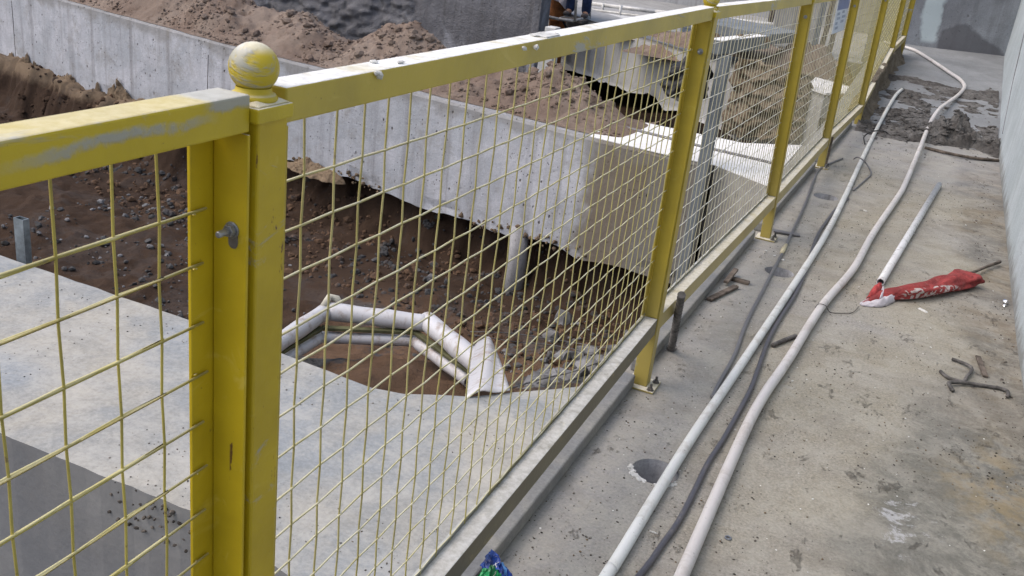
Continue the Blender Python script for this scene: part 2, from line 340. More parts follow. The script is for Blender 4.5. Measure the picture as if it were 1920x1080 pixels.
class MB:
    def __init__(s): s.V = []; s.F = []
    def add(s, V, F):
        n = len(s.V); s.V += [tuple(v) for v in V]; s.F += [tuple(i+n for i in f) for f in F]; return s
    def hexa(s, c):   # 8 corners: bottom 4 ccw, top 4 ccw
        return s.add(c, [(3, 2, 1, 0), (4, 5, 6, 7), (0, 1, 5, 4), (1, 2, 6, 5), (2, 3, 7, 6), (3, 0, 4, 7)])
    def box(s, x0, x1, y0, y1, z0, z1):
        return s.hexa([(x0,y0,z0),(x1,y0,z0),(x1,y1,z0),(x0,y1,z0),(x0,y0,z1),(x1,y0,z1),(x1,y1,z1),(x0,y1,z1)])
    def bar(s, p, q, w, h, up=(0, 0, 1)):
        p = Vector(p); q = Vector(q); d = (q-p).normalized(); u = Vector(up)
        sx = d.cross(u)
        if sx.length < 1e-4: sx = d.cross(Vector((1, 0, 0)))
        sx.normalize(); uz = sx.cross(d); sx = sx*w/2; uz = uz*h/2
        return s.hexa([p-sx-uz, p+sx-uz, q+sx-uz, q-sx-uz, p-sx+uz, p+sx+uz, q+sx+uz, q-sx+uz])
    def tube(s, pts, r, sides=10, caps=True, squash=1.0):
        pts = [Vector(p) for p in pts]; n = len(pts)
        rr = r if isinstance(r, (list, tuple)) else [r]*n
        base = len(s.V); up = None
        for i, p in enumerate(pts):
            d = (pts[min(i+1, n-1)]-pts[max(i-1, 0)]).normalized()
            if up is None:
                up = Vector((0, 0, 1)) if abs(d.z) < .9 else Vector((1, 0, 0))
            up = (up-d*up.dot(d)).normalized(); sd_ = d.cross(up)
            for k in range(sides):
                a_ = 2*PI*k/sides
                s.V.append(tuple(p+(sd_*math.cos(a_)+up*math.sin(a_)*squash)*rr[i]))
        for i in range(n-1):
            for k in range(sides):
                k2 = (k+1) % sides; a_ = base+i*sides; b_ = a_+sides
                s.F.append((a_+k, a_+k2, b_+k2, b_+k))
        if caps:
            s.F.append(tuple(base+k for k in range(sides))[::-1]); s.F.append(tuple(base+(n-1)*sides+k for k in range(sides)))
        return s
    def lathe(s, prof, c=(0, 0, 0), sides=24, axis='Z'):
        base = len(s.V)
        for r, z in prof:
            for k in range(sides):
                a_ = 2*PI*k/sides; x, y = r*math.cos(a_), r*math.sin(a_)
                v = (x, y, z) if axis == 'Z' else ((x, z, y) if axis == 'Y' else (z, x, y))
                s.V.append((v[0]+c[0], v[1]+c[1], v[2]+c[2]))
        for i in range(len(prof)-1):
            for k in range(sides):
                k2 = (k+1) % sides; a_ = base+i*sides; b_ = a_+sides
                s.F.append((a_+k, a_+k2, b_+k2, b_+k))
        return s
    def rock(s, c, r, seed, flat=.7):
        rnd = random.Random(seed)
        ph = (1+5**.5)/2
        iv = [(-1,ph,0),(1,ph,0),(-1,-ph,0),(1,-ph,0),(0,-1,ph),(0,1,ph),(0,-1,-ph),(0,1,-ph),(ph,0,-1),(ph,0,1),(-ph,0,-1),(-ph,0,1)]
        fc = [(0,11,5),(0,5,1),(0,1,7),(0,7,10),(0,10,11),(1,5,9),(5,11,4),(11,10,2),(10,7,6),(7,1,8),(3,9,4),(3,4,2),(3,2,6),(3,6,8),(3,8,9),(4,9,5),(2,4,11),(6,2,10),(8,6,7),(9,8,1)]
        a_ = rnd.random()*6.28; sx = rnd.uniform(.7, 1.3); sy = rnd.uniform(.6, 1.1); V = []
        for v in iv:
            k = r/1.9*rnd.uniform(.7, 1.2); x, y, z = v[0]*k*sx, v[1]*k*sy, v[2]*k*flat
            V.append((c[0]+x*math.cos(a_)-y*math.sin(a_), c[1]+x*math.sin(a_)+y*math.cos(a_), c[2]+z))
        return s.add(V, fc)
    def build(s, name, mat, parent=None, smooth=False, bevel=0, origin=None):
        V = rel(s.V, origin) if origin is not None else s.V
        o = mesh(name, V, s.F, mat, parent, smooth, bevel)
        if origin is not None and parent is None: o.location = origin
        return o
def thing(mb, name, mat, label, cat, group=None, smooth=False, bevel=0, origin=None, kind=None):
    if origin is None:
        n = len(mb.V); origin = (sum(v[0] for v in mb.V)/n, sum(v[1] for v in mb.V)/n, min(v[2] for v in mb.V))
    return tag(mb.build(name, mat, None, smooth, bevel, origin), label, cat, group, kind)
def spline(pts, n=6):
    P_ = [Vector(p) for p in pts]; out = []
    for i in range(len(P_)-1):
        a_, b_, c_, d_ = P_[max(i-1, 0)], P_[i], P_[i+1], P_[min(i+2, len(P_)-1)]
        for k in range(n):
            t = k/n
            out.append(.5*((2*b_)+(c_-a_)*t+(2*a_-5*b_+4*c_-d_)*t*t+(-a_+3*b_-3*c_+d_)*t**3))
    out.append(P_[-1]); return out
def fr(x, y, z, sc=1.0, oct_=5, H=.9): return noise.fractal(Vector((x*sc, y*sc, z*sc)), H, 2.1, oct_)
def lerp(a_, b_, t): return a_+(b_-a_)*t
def interp(tab, x):
    if x <= tab[0][0]: return tab[0][1]
    for (x0, y0), (x1, y1) in zip(tab, tab[1:]):
        if x <= x1: return lerp(y0, y1, (x-x0)/(x1-x0))
    return tab[-1][1]
def sst(a_, b_, x):
    t = max(0, min(1, (x-a_)/(b_-a_))); return t*t*(3-2*t)
def prism(poly, z0, z1, name, mat, parent=None, bevel=0, top_only=False):
    n = len(poly); V = [(x, y, z0) for x, y in poly]+[(x, y, z1) for x, y in poly]
    F = [tuple(range(n))[::-1], tuple(range(n, 2*n))]+[(i, (i+1) % n, n+(i+1) % n, n+i) for i in range(n)]
    return mesh(name, V, F, mat, parent, False, bevel)
def grid(name, x0, x1, y0, y1, nx_, ny_, fn, mat, parent=None, smooth=True):
    V = []; F = []
    for j in range(ny_+1):
        for i in range(nx_+1):
            V.append(fn(lerp(x0, x1, i/nx_), lerp(y0, y1, j/ny_)))
    for j in range(ny_):
        for i in range(nx_):
            a_ = j*(nx_+1)+i; F.append((a_, a_+1, a_+nx_+2, a_+nx_+1))
    return mesh(name, V, F, mat, parent, smooth)

# ------------------------------------------------------------------ the setting
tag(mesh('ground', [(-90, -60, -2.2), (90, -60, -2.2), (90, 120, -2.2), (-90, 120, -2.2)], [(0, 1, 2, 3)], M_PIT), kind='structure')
# walkway slab with cored holes
HOLES = [((0.203, 1.452, 0.000)[0], (0.203, 1.452, 0.000)[1], .066), ((0.220, 3.478, 0.000)[0], (0.220, 3.478, 0.000)[1], .068), ((0.233, 5.141, 0.000)[0], (0.233, 5.141, 0.000)[1], .075)]
out = [(1.32, -2.6), (1.36, 7.9), (-.10, 7.9), (-.10, 6.62), (-.52, 6.25), (-.5, 5.33), (-.115, 5.08), (-.10, 4.6), (-.10, 2.3), (-.06, 1.9), (-.06, .4), (-.1, .2), (-.1, -2.6)]
bm = bmesh.new()
def loop(pts, z=0):
    vs = [bm.verts.new((x, y, z)) for x, y in pts]
    return vs, [bm.edges.new((vs[i], vs[(i+1) % len(vs)])) for i in range(len(vs))]
es = loop(out)[1]; hl = []
for hx, hy, hr in HOLES:
    ring = []
    for k in range(30):
        a_ = 2*PI*k/30; r = hr*(1+.05*noise.noise(Vector((hx*9+math.cos(a_)*2, math.sin(a_)*2, 1))))
        ring.append((hx+r*math.cos(a_), hy+r*math.sin(a_)))
    hl.append(ring); es += loop(ring)[1]
bmesh.ops.triangle_fill(bm, use_beauty=True, use_dissolve=False, edges=es)
for f in bm.faces:
    if f.normal.z < 0: f.normal_flip()
def skirt(pts, z0, z1):
    n = len(pts); a_ = [bm.verts.new((x, y, z1)) for x, y in pts]; b_ = [bm.verts.new((x, y, z0)) for x, y in pts]
    for i in range(n): bm.faces.new((b_[i], b_[(i+1) % n], a_[(i+1) % n], a_[i]))
skirt(out, -1.4, 0)
me = bpy.data.meshes.new('walkway'); bm.to_mesh(me); me.materials.append(M_WALK)
walk = bpy.data.objects.new('walkway', me); COL.objects.link(walk); tag(walk, kind='structure')
for ring, (hx, hy, hr) in zip(hl, HOLES):
    V = [(x, y, -.0005) for x, y in ring]+[(x, y, -.09) for x, y in ring]; n = len(ring)
    mesh('core_hole', V, [(i, (i+1) % n, n+(i+1) % n, n+i) for i in range(n)]+[tuple(range(n, 2*n))], M_HOLE, walk)
# broken white plaster lip on the near rim of the first hole
mb = MB(); hx, hy, hr = HOLES[0]
for k in range(130):
    a_ = math.radians(random.choice([random.uniform(185, 262), random.uniform(285, 345), random.uniform(215, 250)]))
    r = hr+random.uniform(-.001, .009)
    mb.rock((hx+r*math.cos(a_), hy+r*math.sin(a_), .001), random.choice((.003, .004, .005, .008)), k, .35)
mb.build('plaster_crumbs', M_CEM, walk)['kind'] = 'stuff'

# ramp rising beyond the mud line
def rz(y): return max(0.0, .13*(y-7.9))
def rampf(x, y):
    xl = -.10+.03*max(0, y-8); xr = 1.36+.02*(y-7.9)
    X = lerp(xl, xr, x); return (X, y, rz(y)+.006*fr(X, y, 0, 1.2)+.002)
o = grid('ramp', 0, 1, 7.9, 11.75, 24, 60, rampf, M_RAMP); tag(o, kind='structure')
V = [(-.10, 7.9, -1.4), (.01, 11.75, -1.4), (.01, 11.75, .5), (-.10, 7.9, .0)]
mesh('ramp_side', V, [(0, 1, 2, 3)], M_GREYW, o)
# right retaining wall
pts = [(1.262, -2.6), (1.235, 0), (1.222, 1.5), (1.229, 2.765), (1.236, 3.7), (1.262, 5.29), (1.302, 7.64), (1.32, 9.2), (1.335, 10.4), (1.36, 12.4)]
pts = [(p.x, p.y) for p in spline([(x, y, 0) for x, y in pts], 5)]
V = []; F = []; n = len(pts); ZS = [-.3, -.002, .03, .1, .3, .7, 1.2, 2.0, 3.0, 4.2]
for z in ZS:
    for x, y in pts: V.append((x+.003*fr(0, y, z, 2), y, z))
for j in range(len(ZS)-1):
    for i in range(n-1): F.append((j*n+i+1, j*n+i, (j+1)*n+i, (j+1)*n+i+1))
t = len(V); 
for z in (-.3, 4.2):
    for x, y in pts: V.append((x+.35, y, z))
for i in range(n-1):
    F.append((t-n+i+1, t-n+i, t+n+i, t+n+i+1))
rw = tag(mesh('retaining_wall', V, F, M_RWALL, None, True), 'tall blue grey concrete wall along the right side of the walkway', 'wall')
mb = MB()   # formwork joints: thin raised fins of laitance
mb.tube(spline([(1.318, 9.316, 0.907), (1.315, 8.855, 0.514), (1.306, 8.117, 0.143)], 4), .004, 6)
mb.build('joint_fin', M_CABLEG, rw)
# end wall across the top of the ramp
V = []; F = []
def endf(u, z):
    x = lerp(-.15, 1.5, u); y = 11.42+.28*u+.02*fr(x, z, 0, 1.5)
    if z < .9: y -= .0
    return (x, y, z)
o = grid('end_wall', 0, 1, .2, 4.2, 30, 60, endf, M_END)
tag(o, 'dark damp concrete wall with a pale blue patch closing the top of the ramp', 'wall')
# beams
E1 = []
for i in range(118):
    x = -6.5+i*.05; E1.append((x, .609+.006*fr(x, 0, 0, 6)+(.025*abs(fr(x, 1, 1, 14)) if -.98 < x < -.62 else 0)))
E2 = []
for i in range(114):
    x = -.82-i*.05; E2.append((x, interp([(-6.5, 1.52), (-1.2, 1.43), (-.816, 1.404)], x)+.006*fr(x, 3, 0, 6)))
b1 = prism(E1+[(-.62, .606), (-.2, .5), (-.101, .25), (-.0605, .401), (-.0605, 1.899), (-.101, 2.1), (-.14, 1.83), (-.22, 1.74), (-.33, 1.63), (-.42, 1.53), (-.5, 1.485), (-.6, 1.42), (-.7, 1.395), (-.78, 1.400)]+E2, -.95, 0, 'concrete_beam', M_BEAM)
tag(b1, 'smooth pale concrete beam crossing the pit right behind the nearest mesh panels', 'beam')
fr2 = [(-.501, 5.325), (-1.3, 5.375), (-2.84, 5.625), (-5.23, 6.03), (-6.97, 6.42), (-10.5, 7.25)]
def y2(x):
    return interp(sorted(fr2), x)
V = []; F = []; XS = [lerp(-10.5, -.521, i/150) for i in range(151)]; ZS = [0, -.02, -.06, -.2, -.4, -.6, -.75, -.81, -.84, -.86]
for z in ZS:
    for x in XS:
        ed = .02 if z > -.05 else 0
        rag = max(0, fr(x, z, 4, 2.2))*.03 if z < -.78 else 0
        zz = z+(.05*fr(x, 1, 2, 2.5) if z < -.7 else 0)
        V.append((x, y2(x)+ed*.5*(1 if z == 0 else 0)+rag+.004*fr(x, 0, z, 3), zz))
n = len(XS)
for j in range(len(ZS)-1):
    for i in range(n-1): F.append((j*n+i, j*n+i+1, (j+1)*n+i+1, (j+1)*n+i))
t = len(V)
for z in (0, -.86):
    for x in XS: V.append((x, y2(x)+.93, z))
for i in range(n-1):
    F.append((i, i+1, t+i+1, t+i)); F.append((t-n+i, t-n+i+1, t+n+i+1, t+n+i)); F.append((t+i, t+i+1, t+n+i+1, t+n+i))
b2 = tag(mesh('concrete_beam', V, F, M_FORM, None, False), 'long pitted grey concrete beam with brown soil heaped along its top', 'beam')
prism([(-1.42, 5.41), (-.9, 5.35), (-.505, 5.335), (-.12, 5.085), (-.12, 6.6), (-.5, 6.24), (-1.5, 6.27)], .001, .006, 'white_screed', M_WHITE, b2)
mb = MB()
for q in [((50, 60), (52, 110)), ]: pass
for p, q in [((-5.304, 6.200, -0.130), (-5.315, 6.200, -0.449)), ((-8.645, 7.000, -0.165), (-8.645, 7.000, -0.856))]:
    p = Vector(p); q = Vector(q); p.y = y2(p.x)-.001; q.y = y2(q.x)-.001
    mb.bar(p, q, .006, .004, (0, 1, 0))
mb.build('formwork_seam', M_GRIT, b2)
# third beam, diagonal
def line3(t): return (lerp(-.30, -5.4, t), lerp(9.55, 14.1, t))
V = []; F = []; N = 70; ZS = [0, -.05, -.3, -.55, -.7, -.76]
for z in ZS:
    for i in range(N+1):
        x, y = line3(i/N); k = .08*fr(x, y, z, 2) if z < -.5 else .015*fr(x, y, z, 3)
        V.append((x+k*.6, y+k, z+(.08*fr(x, y, 3, 2) if z < -.7 else 0)))
n = N+1
for j in range(len(ZS)-1):
    for i in range(n-1): F.append((j*n+i+1, j*n+i, (j+1)*n+i, (j+1)*n+i+1))
t = len(V)
for z in (0, -.76):
    for i in range(N+1):
        x, y = line3(i/N); V.append((x+.5, y+.75, z))
for i in range(n-1):
    F.append((i+1, i, t+i, t+i+1)); F.append((t-n+i, t-n+i+1, t+n+i+1, t+n+i))
b3 = tag(mesh('concrete_beam', V, F, M_GREYW, None, True), 'rough pale concrete beam running away beyond the black gap behind the soil heaps', 'beam')
x0, y0 = line3(0); x1, y1 = line3(.14)
prism([(x1, y1), (x0, y0), (x0+.4, y0+.6), (x1+.4, y1+.6)], .002, .02, 'white_screed', M_WHITE, b3)

# pit floor ---------------------------------------------------------------
def pit(x, y):
    z = -1.28
    near = sst(3.5, 2.2, y+.35*fr(x, y, 0, 1.1))
    rgt = sst(-2.3, -1.5, x)
    z = lerp(z, -.47, near*rgt)
    z += .42*sst(-1.5, -.7, x)*sst(4.6, 3.2, y)*(1-near)                  # mound right of the ring
    z += .5*sst(-.8, -.15, x)*sst(5.4, 3.8, y)*(1-near*.8)
    z = min(z, -.36) if y < 3.4 else z
    yb = y2(x)                                                            # cut bank under the second beam
    off = lerp(.38, -.06-.10*fr(x, 1, 7, 1.3), sst(-4.6, -5.6, x))
    bank = sst(yb+off-.36, yb+off, y+.10*fr(x, y*.3, 3, 1.6)+.07*fr(x, y, 3, 6))
    topz = lerp(-.84, -.80, sst(-5.0, -6.5, x))+.09*fr(x, 0, 4, 1.8)*sst(-4.6, -5.6, x)
    z = lerp(z, topz, bank)
    if y > yb+.95: z = lerp(z, -1.9, sst(yb+.9, yb+1.25, y))
    else: z = min(z, -.5)
    calm = 1-.8*sst(.9, .2, abs(x+2.9)/1.1)*sst(.9, .2, abs(y-4.7)/.8)*(1-bank)
    z += bank*(1-bank)*4*(.05*fr(x, y, 1, 5)+.04*fr(x, y, 2, 12))+(1-.6*bank)*.035*max(0, fr(x, y, 8, 3))+calm*(.06*fr(x, y, 0, 1.4)+.035*fr(x, y, 2, 5)+.018*fr(x, y, 5, 13))
    if y < 1.6: z = min(z, -.3)
    k_ = .045*bank if 1.7 < y < 7 else 0
    return (x+k_*fr(x, y, z, 2.5)*1.2, y-k_*abs(fr(x*1.3, z, y, 2.2))*2.0+k_*.4*fr(x, z, 4, 8), z)
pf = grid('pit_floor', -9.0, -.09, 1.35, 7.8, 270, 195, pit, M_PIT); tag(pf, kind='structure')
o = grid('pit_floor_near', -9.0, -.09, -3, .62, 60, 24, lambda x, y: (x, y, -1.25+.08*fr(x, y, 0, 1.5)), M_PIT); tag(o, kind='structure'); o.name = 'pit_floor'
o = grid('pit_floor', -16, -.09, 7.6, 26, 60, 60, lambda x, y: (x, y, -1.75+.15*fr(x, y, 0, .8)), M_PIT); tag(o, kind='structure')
# gravel and rubble
mb = MB(); mc = MB()
for k in range(5200):
    x = random.uniform(-5.5, -.15); y = random.uniform(1.6, 5.3)
    if fr(x, y, 9, 1.1)+random.uniform(-.2, .2) < .04: continue
    r = random.choice((.006, .008, .01, .012, .018, .028))*random.uniform(.7, 1.3)
    (mb if random.random() < .7 else mc).rock((x, y, pit(x, y)[2]+r*.2), r, k)
for k in range(260):
    x = random.uniform(-1.15, -.15); y = random.uniform(2.9, 4.7); r = random.uniform(.02, .07)
    if x+.3*(y-2.9) < -.75: continue
    mc.rock((x, y, pit(x, y)[2]+r*.3), r, k+9000)
mq = MB()
for k in range(2600):
    x = random.uniform(-8.2, -.2); y = y2(x)+random.uniform(-1.1, .35); p = pit(x, y)
    if p[2] > -.6: continue
    r_ = random.choice((.008, .012, .016, .022, .035))*random.uniform(.7, 1.3); mq.rock((p[0], p[1], p[2]+r_*.1), r_, k+4000, .8)
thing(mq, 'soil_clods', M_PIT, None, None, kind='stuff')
thing(mb, 'gravel', M_STONE, None, None, kind='stuff'); thing(mc, 'rubble', M_CHIP, None, None, kind='stuff')
for k, (q, r, lab) in enumerate([((1065, 545), .11, 'large grey concrete lump half buried in the pit behind the mesh'), ((1040, 560), .07, 'smaller grey lump beside the large one in the pit'),
                        ((810, 515), .05, 'small grey stone at the edge of the wet patch in the pit'), ((1150, 590), .09, 'angular pale concrete lump in the rubble near the fence foot')]):
    pos = [(-1.320, 5.132, -1.050), (-1.259, 4.705, -1.000), (-2.403, 5.125, -1.200), (-0.781, 4.445, -0.850)][k]
    z = pit(pos[0], pos[1])[2]
    m_ = MB().rock((pos[0], pos[1], z+r*.3), r, k+77, .8); thing(m_, 'concrete_lump', M_CHIP, lab, 'rubble', 'loose lumps lying in the pit')
# clinging soil lumps along the beam's lower edge
mb = MB()
for k in range(420):
    x = random.uniform(-9, -1.0); u = random.random()
    if fr(x, 0, 5, 1.6) < .02: continue
    zt = -.83
    if x < -4.9: continue
    z = zt+random.uniform(-.06, .03)+.05*fr(x, 3, 3, 2); r = random.uniform(.008, .03)*(1.2 if x < -4.8 else .8)
    mb.rock((x, y2(x)+random.uniform(-.015, .01), z), r, k+300, .9)
tag(mb.build('clinging_soil', M_SPOIL, b2), kind='stuff')
def lump(x0, x1, z0, z1, seed):
    def fn(u, v):
        x = lerp(x0, x1, u); env = math.sin(PI*u)**.5 if 0 < u < 1 else 0
        h = (z1-z0)*env*(.6+.5*fr(x, seed, 0, 2.4)+.22*fr(x, seed, 3, 9)); z = z0+h*v
        y = y2(x)-.10*(1-v)**.7*env-.05*abs(fr(x, z, seed, 7))*env-.004
        return (x, y, z)
    return grid('soil_lump', 0, 1, 0, 1, 90, 36, fn, M_SPOIL, b2)
for l in [(-7.3, -6.3, -1.1, -.5, 1), (-8.0, -7.35, -1.0, -.55, 2), (-8.9, -7.9, -1.1, -.45, 3), (-6.5, -5.2, -1.1, -.72, 4), (-4.3, -3.6, -.9, -.74, 5), (-7.6, -6.9, -1.1, -.7, 6)]:
    lump(*l)
# soil heap on the second beam
HT = [(-9.5, .55), (-5.9, .42), (-5.53, .33), (-5.29, .22), (-4.94, .2), (-4.6, .24), (-4.15, .11), (-3.94, .15), (-3.74, .31), (-3.44, .37), (-3.18, .26),
      (-2.8, .15), (-2.44, .16), (-2.17, .19), (-1.98, .27), (-1.76, .17), (-1.57, .09), (-1.38, .03), (-1.2, 0)]
def heap(x, v):
    yf = y2(x)+.02+.07*sst(-4.4, -3.4, x)+.03*fr(x, 0, 1, 2); H_ = interp(HT, x)*1.22
    yb_ = y2(x)+1.25
    y = lerp(yf, yb_, v)
    if v < .55: p = sst(0, .55, v)**.75
    else: p = 1-sst(.5, 1.05, v)*(1+.9/max(H_, .2))*.75
    z = .004+H_*p
    env = min(1, v*6)*min(1, H_*8)
    z += env*(.06*fr(x, y, 0, 2.6)+.03*fr(x, y, 3, 7)+.008*fr(x, y, 7, 20))
    if v < .5: z = max(z, .004)
    return (x, y, z)
hp = grid('soil_heap', -9.6, -1.2, 0, 1, 420, 60, heap, M_HEAP)
tag(hp, 'ridge of crumbly brown soil heaped along the top of the long beam', 'soil heap', kind='stuff')
mb = MB()
for k in range(6500):
    x = random.uniform(-7.5, -1.25); v = random.uniform(.02, .8); p = heap(x, v)
    if fr(x, v*1.5, 11, 1.7)+random.uniform(-.3, .3) < .05: continue
    r = random.uniform(.03, .06) if random.random() < .02 else random.choice((.005, .006, .008, .009, .011, .014, .019))*random.uniform(.7, 1.3)
    mb.rock((p[0], p[1], p[2]+r*.2), r, k+5000)
mb.build('soil_clods', M_HEAP, hp)['kind'] = 'stuff'

# far setting ---------------------------------------------------------------
def farw(x, z):
    y = 12.0-.05*(x+5)+.10*fr(x, 1, z, .9)+.05*fr(x, 3, z*1.6, 2.6)+.05*fr(x*.8, 5, z*1.5, 7)
    if x > -6.6: y = 12.0-.05*(x+5)+lerp(y-(12.0-.05*(x+5)), .01*fr(x, 1, z, 3), sst(-6.9, -6.4, x))
    return (x, y, z)
o = grid('retaining_wall', -15, -4.62, -1.9, 2.6, 330, 150, farw, M_DARKW)
tag(o, 'dark rough sprayed concrete wall at the far side of the pit', 'wall')
mb = MB().box(-4.62, -4.5, 11.9, 12.25, -1.9, 3.4)
thing(mb, 'concrete_pillar', M_DARKW, 'dark upright pillar edge at the right end of the rough far wall', 'pillar', bevel=.01)
def bw(x, z): return (x, 22+.02*fr(x, z, 0, 2), z)
o = grid('backdrop_wall', -16, -.2, -1.9, 5, 60, 30, bw, M_GREYW)
tag(o, 'pale formed concrete wall standing farthest away behind the white railing', 'wall')
mb = MB().box(-16, -.4, 15.6, 22, -1.2, -.25)
thing(mb, 'walkway_deck', M_GREYW, 'flat pale concrete deck beyond the scaffold', 'deck')
def mound(name, cx, cy, rx, ry, hgt, z0, seed, label, mat=M_HEAP):
    def fn(u, v):
        x = cx+rx*u; y = cy+ry*v; d = math.sqrt(u*u+v*v)
        z = z0+hgt*max(0, 1-d*d)**.8*(1+.5*fr(x, y, seed, 1.6)); z += .06*fr(x, y, seed, 4)*(d < 1)
        return (x, y, z-.05)
    return tag(grid(name, -1, 1, -1, 1, 50, 50, fn, mat), label, 'soil heap', kind='stuff')
mound('soil_heap', -1.9, 12.2, 1.2, .9, .3, -.1, 3, 'brown rocky soil bank beyond the third beam')
mound('soil_heap', -.75, 11.5, .6, 1.0, .42, -.1, 5, 'soil bank close to the upper end of the fence')
mound('soil_heap', -2.75, 12.5, .8, .4, .16, -.03, 9, 'grey rubble strip on the third beam')
def bank(u, v):
    t = lerp(.03, .22, u); x, y = line3(t); e_ = math.sin(PI*min(1, max(0, u)))**.5
    k_ = fr(x, y, v*1.2, 2.2)
    return (x-.10*e_*(1+k_)-.05*fr(x, y, v, 6), y-.16*e_*(1+k_)-.06*fr(x, v*2, 1, 6), lerp(-.55-.2*u, .16, v)+.05*fr(x, y, 2, 4))
tag(grid('soil_bank', 0, 1, 0, 1, 70, 50, bank, soil('stony_brown_bank', (.13, .098, .066), (.19, .155, .115), (.07, .055, .045), None, 4)), 'brown stony bank plastered on the third beam behind the slim column', 'soil', kind='stuff')
mb = MB().hexa([(-2.25, 10.9, .30), (-1.15, 10.5, .30), (-.9, 11.6, .30), (-2.0, 12.0, .30), (-2.25, 10.9, .42), (-1.15, 10.5, .42), (-.9, 11.6, .42), (-2.0, 12.0, .42)])
thing(mb, 'slab', M_COL, 'grey slab bridging a black hollow above the brown bank', 'slab', bevel=.01)
mb = MB().box(-1.75, -1.1, 14.6, 15.3, -.1, .75)
thing(mb, 'concrete_block', M_GREYW, 'pale square concrete block seen through the mesh near the laminated notice', 'block', bevel=.02)
fs = empty('formwork_stack', (-1.45, 15.9, -.25)); tag(fs, 'dark stack of upright boards behind the pale block', 'boards')
for k in range(9): MB().bar((-.55+k*.13, 0, 0), (-.53+k*.13, 0, 2.0), .05, .08).build('board', M_WOOD, fs)
MB().box(-.65, .65, -.045, -.1, 1.9, 2.0).build('cross_board', M_WOOD, fs)
# ------------------------------------------------------------------ the fence
# per post: mesh-plane X at the top, at the foot, Y, height offset
POSTS = [(0.0, 0.0, -2.18, 0.0), (0.0, 0.0, -.122, 0.0), (-.018, -.012, 1.95, -.003), (.0, .047, 3.97, -.03), (.045, .078, 5.97, -.05), (.112, .135, 8.02, -.075), (.165, .185, 10.08, .27), (.235, .25, 10.75, .36)]
ordw = ['nearest', 'second', 'third', 'fourth', 'fifth', 'sixth', 'farthest']
def xat(p, h): return lerp(p[1], p[0], max(0, min(1.1, h/1.2)))
def build_post(k, p, label, ball=True):
    loc = (p[1]+.02, p[2], max(0, p[3]) if k >= 6 else 0)
    base_h = -max(0, p[3]) if k >= 6 else 0
    r = empty('fence_post', loc)
    tag(r, label, 'fence post', 'yellow posts of the mesh fence')
    zt = 1.205+p[3]-loc[2]; dx = p[0]-p[1]
    mb = MB(); a_ = .025; b_ = .0235
    mb.hexa([(-a_, -b_, .008), (a_, -b_, .008), (a_, b_, .008), (-a_, b_, .008), (dx-a_, -b_, zt), (dx+a_, -b_, zt), (dx+a_, b_, zt), (dx-a_, b_, zt)])
    mb.build('tube', M_POST if k == 1 else M_POSTF, r, bevel=.0025)
    if ball:
        mb = MB(); c = .0285
        mb.hexa([(dx-c, -c, zt-.002), (dx+c, -c, zt-.002), (dx+c, c, zt-.002), (dx-c, c, zt-.002), (dx-c, -c, zt+.0135), (dx+c, -c, zt+.0135), (dx+c, c, zt+.0135), (dx-c, c, zt+.0135)])
        mb.hexa([(dx-c+.002, -c+.002, zt+.0138), (dx+c-.002, -c+.002, zt+.0138), (dx+c-.002, c-.002, zt+.0138), (dx-c+.002, c-.002, zt+.0138), (dx-.012, -.012, zt+.021), (dx+.012, -.012, zt+.021), (dx+.012, .012, zt+.021), (dx-.012, .012, zt+.021)])
        mb.build('post_cap', M_CAPP, r, bevel=.002)
        mb = MB().lathe([(.0, zt+.014), (.0235, zt+.015), (.024, zt+.018), (.0215, zt+.0215), (.018, zt+.0235), (.0175, zt+.028)], (dx, 0, 0), 28)
        mb.build('collar', M_CAPP, r, True)
        prof = [(.0247*math.cos(-1.2+i*(1.2+PI/2)/16), zt+.0465+.0247*math.sin(-1.2+i*(1.2+PI/2)/16)) for i in range(17)]
        mb = MB().lathe(prof, (dx, 0, 0), 32)
        mb.build('ball_finial', M_CAPP, r, True)
    # foot plate with anchor bolts
    mb = MB().box(-.045, .055, -.05, .05, .001, .008)
    mb.build('foot_plate', M_LOW, r, bevel=.0015)
    for bx, by in ((.042, -.036), (.042, .03)):
        m_ = MB().lathe([(0, .008), (.0095, .008), (.0095, .016), (0, .016)], (bx, by, 0), 6)
        m_.lathe([(0, .016), (.0048, .016), (.0046, .03), (0, .031)], (bx+.0005, by, 0), 10)
        m_.lathe([(0, .0082), (.012, .0082), (.012, .0098), (0, .0098)], (bx, by, 0), 14)
        m_.build('anchor_bolt', M_BOLTRUST, r, bevel=.0006)
    return r
plab = [None, 'closest yellow post with a cement smeared ball on top, bolt beside it', 'yellow post right of the longest open panel with threaded rebar at its foot',
        'yellow post in the upper middle right with its foot near short rusty offcuts', 'yellow post directly beside the laminated blue and white notice',
        'yellow post standing just before the dirt covered kerb begins', 'yellow post on the dirt covered kerb with a dark gap beside it', 'last yellow post at the top end of the fence by the hose']
for k in range(1, 8): build_post(k, POSTS[k], plab[k], True)

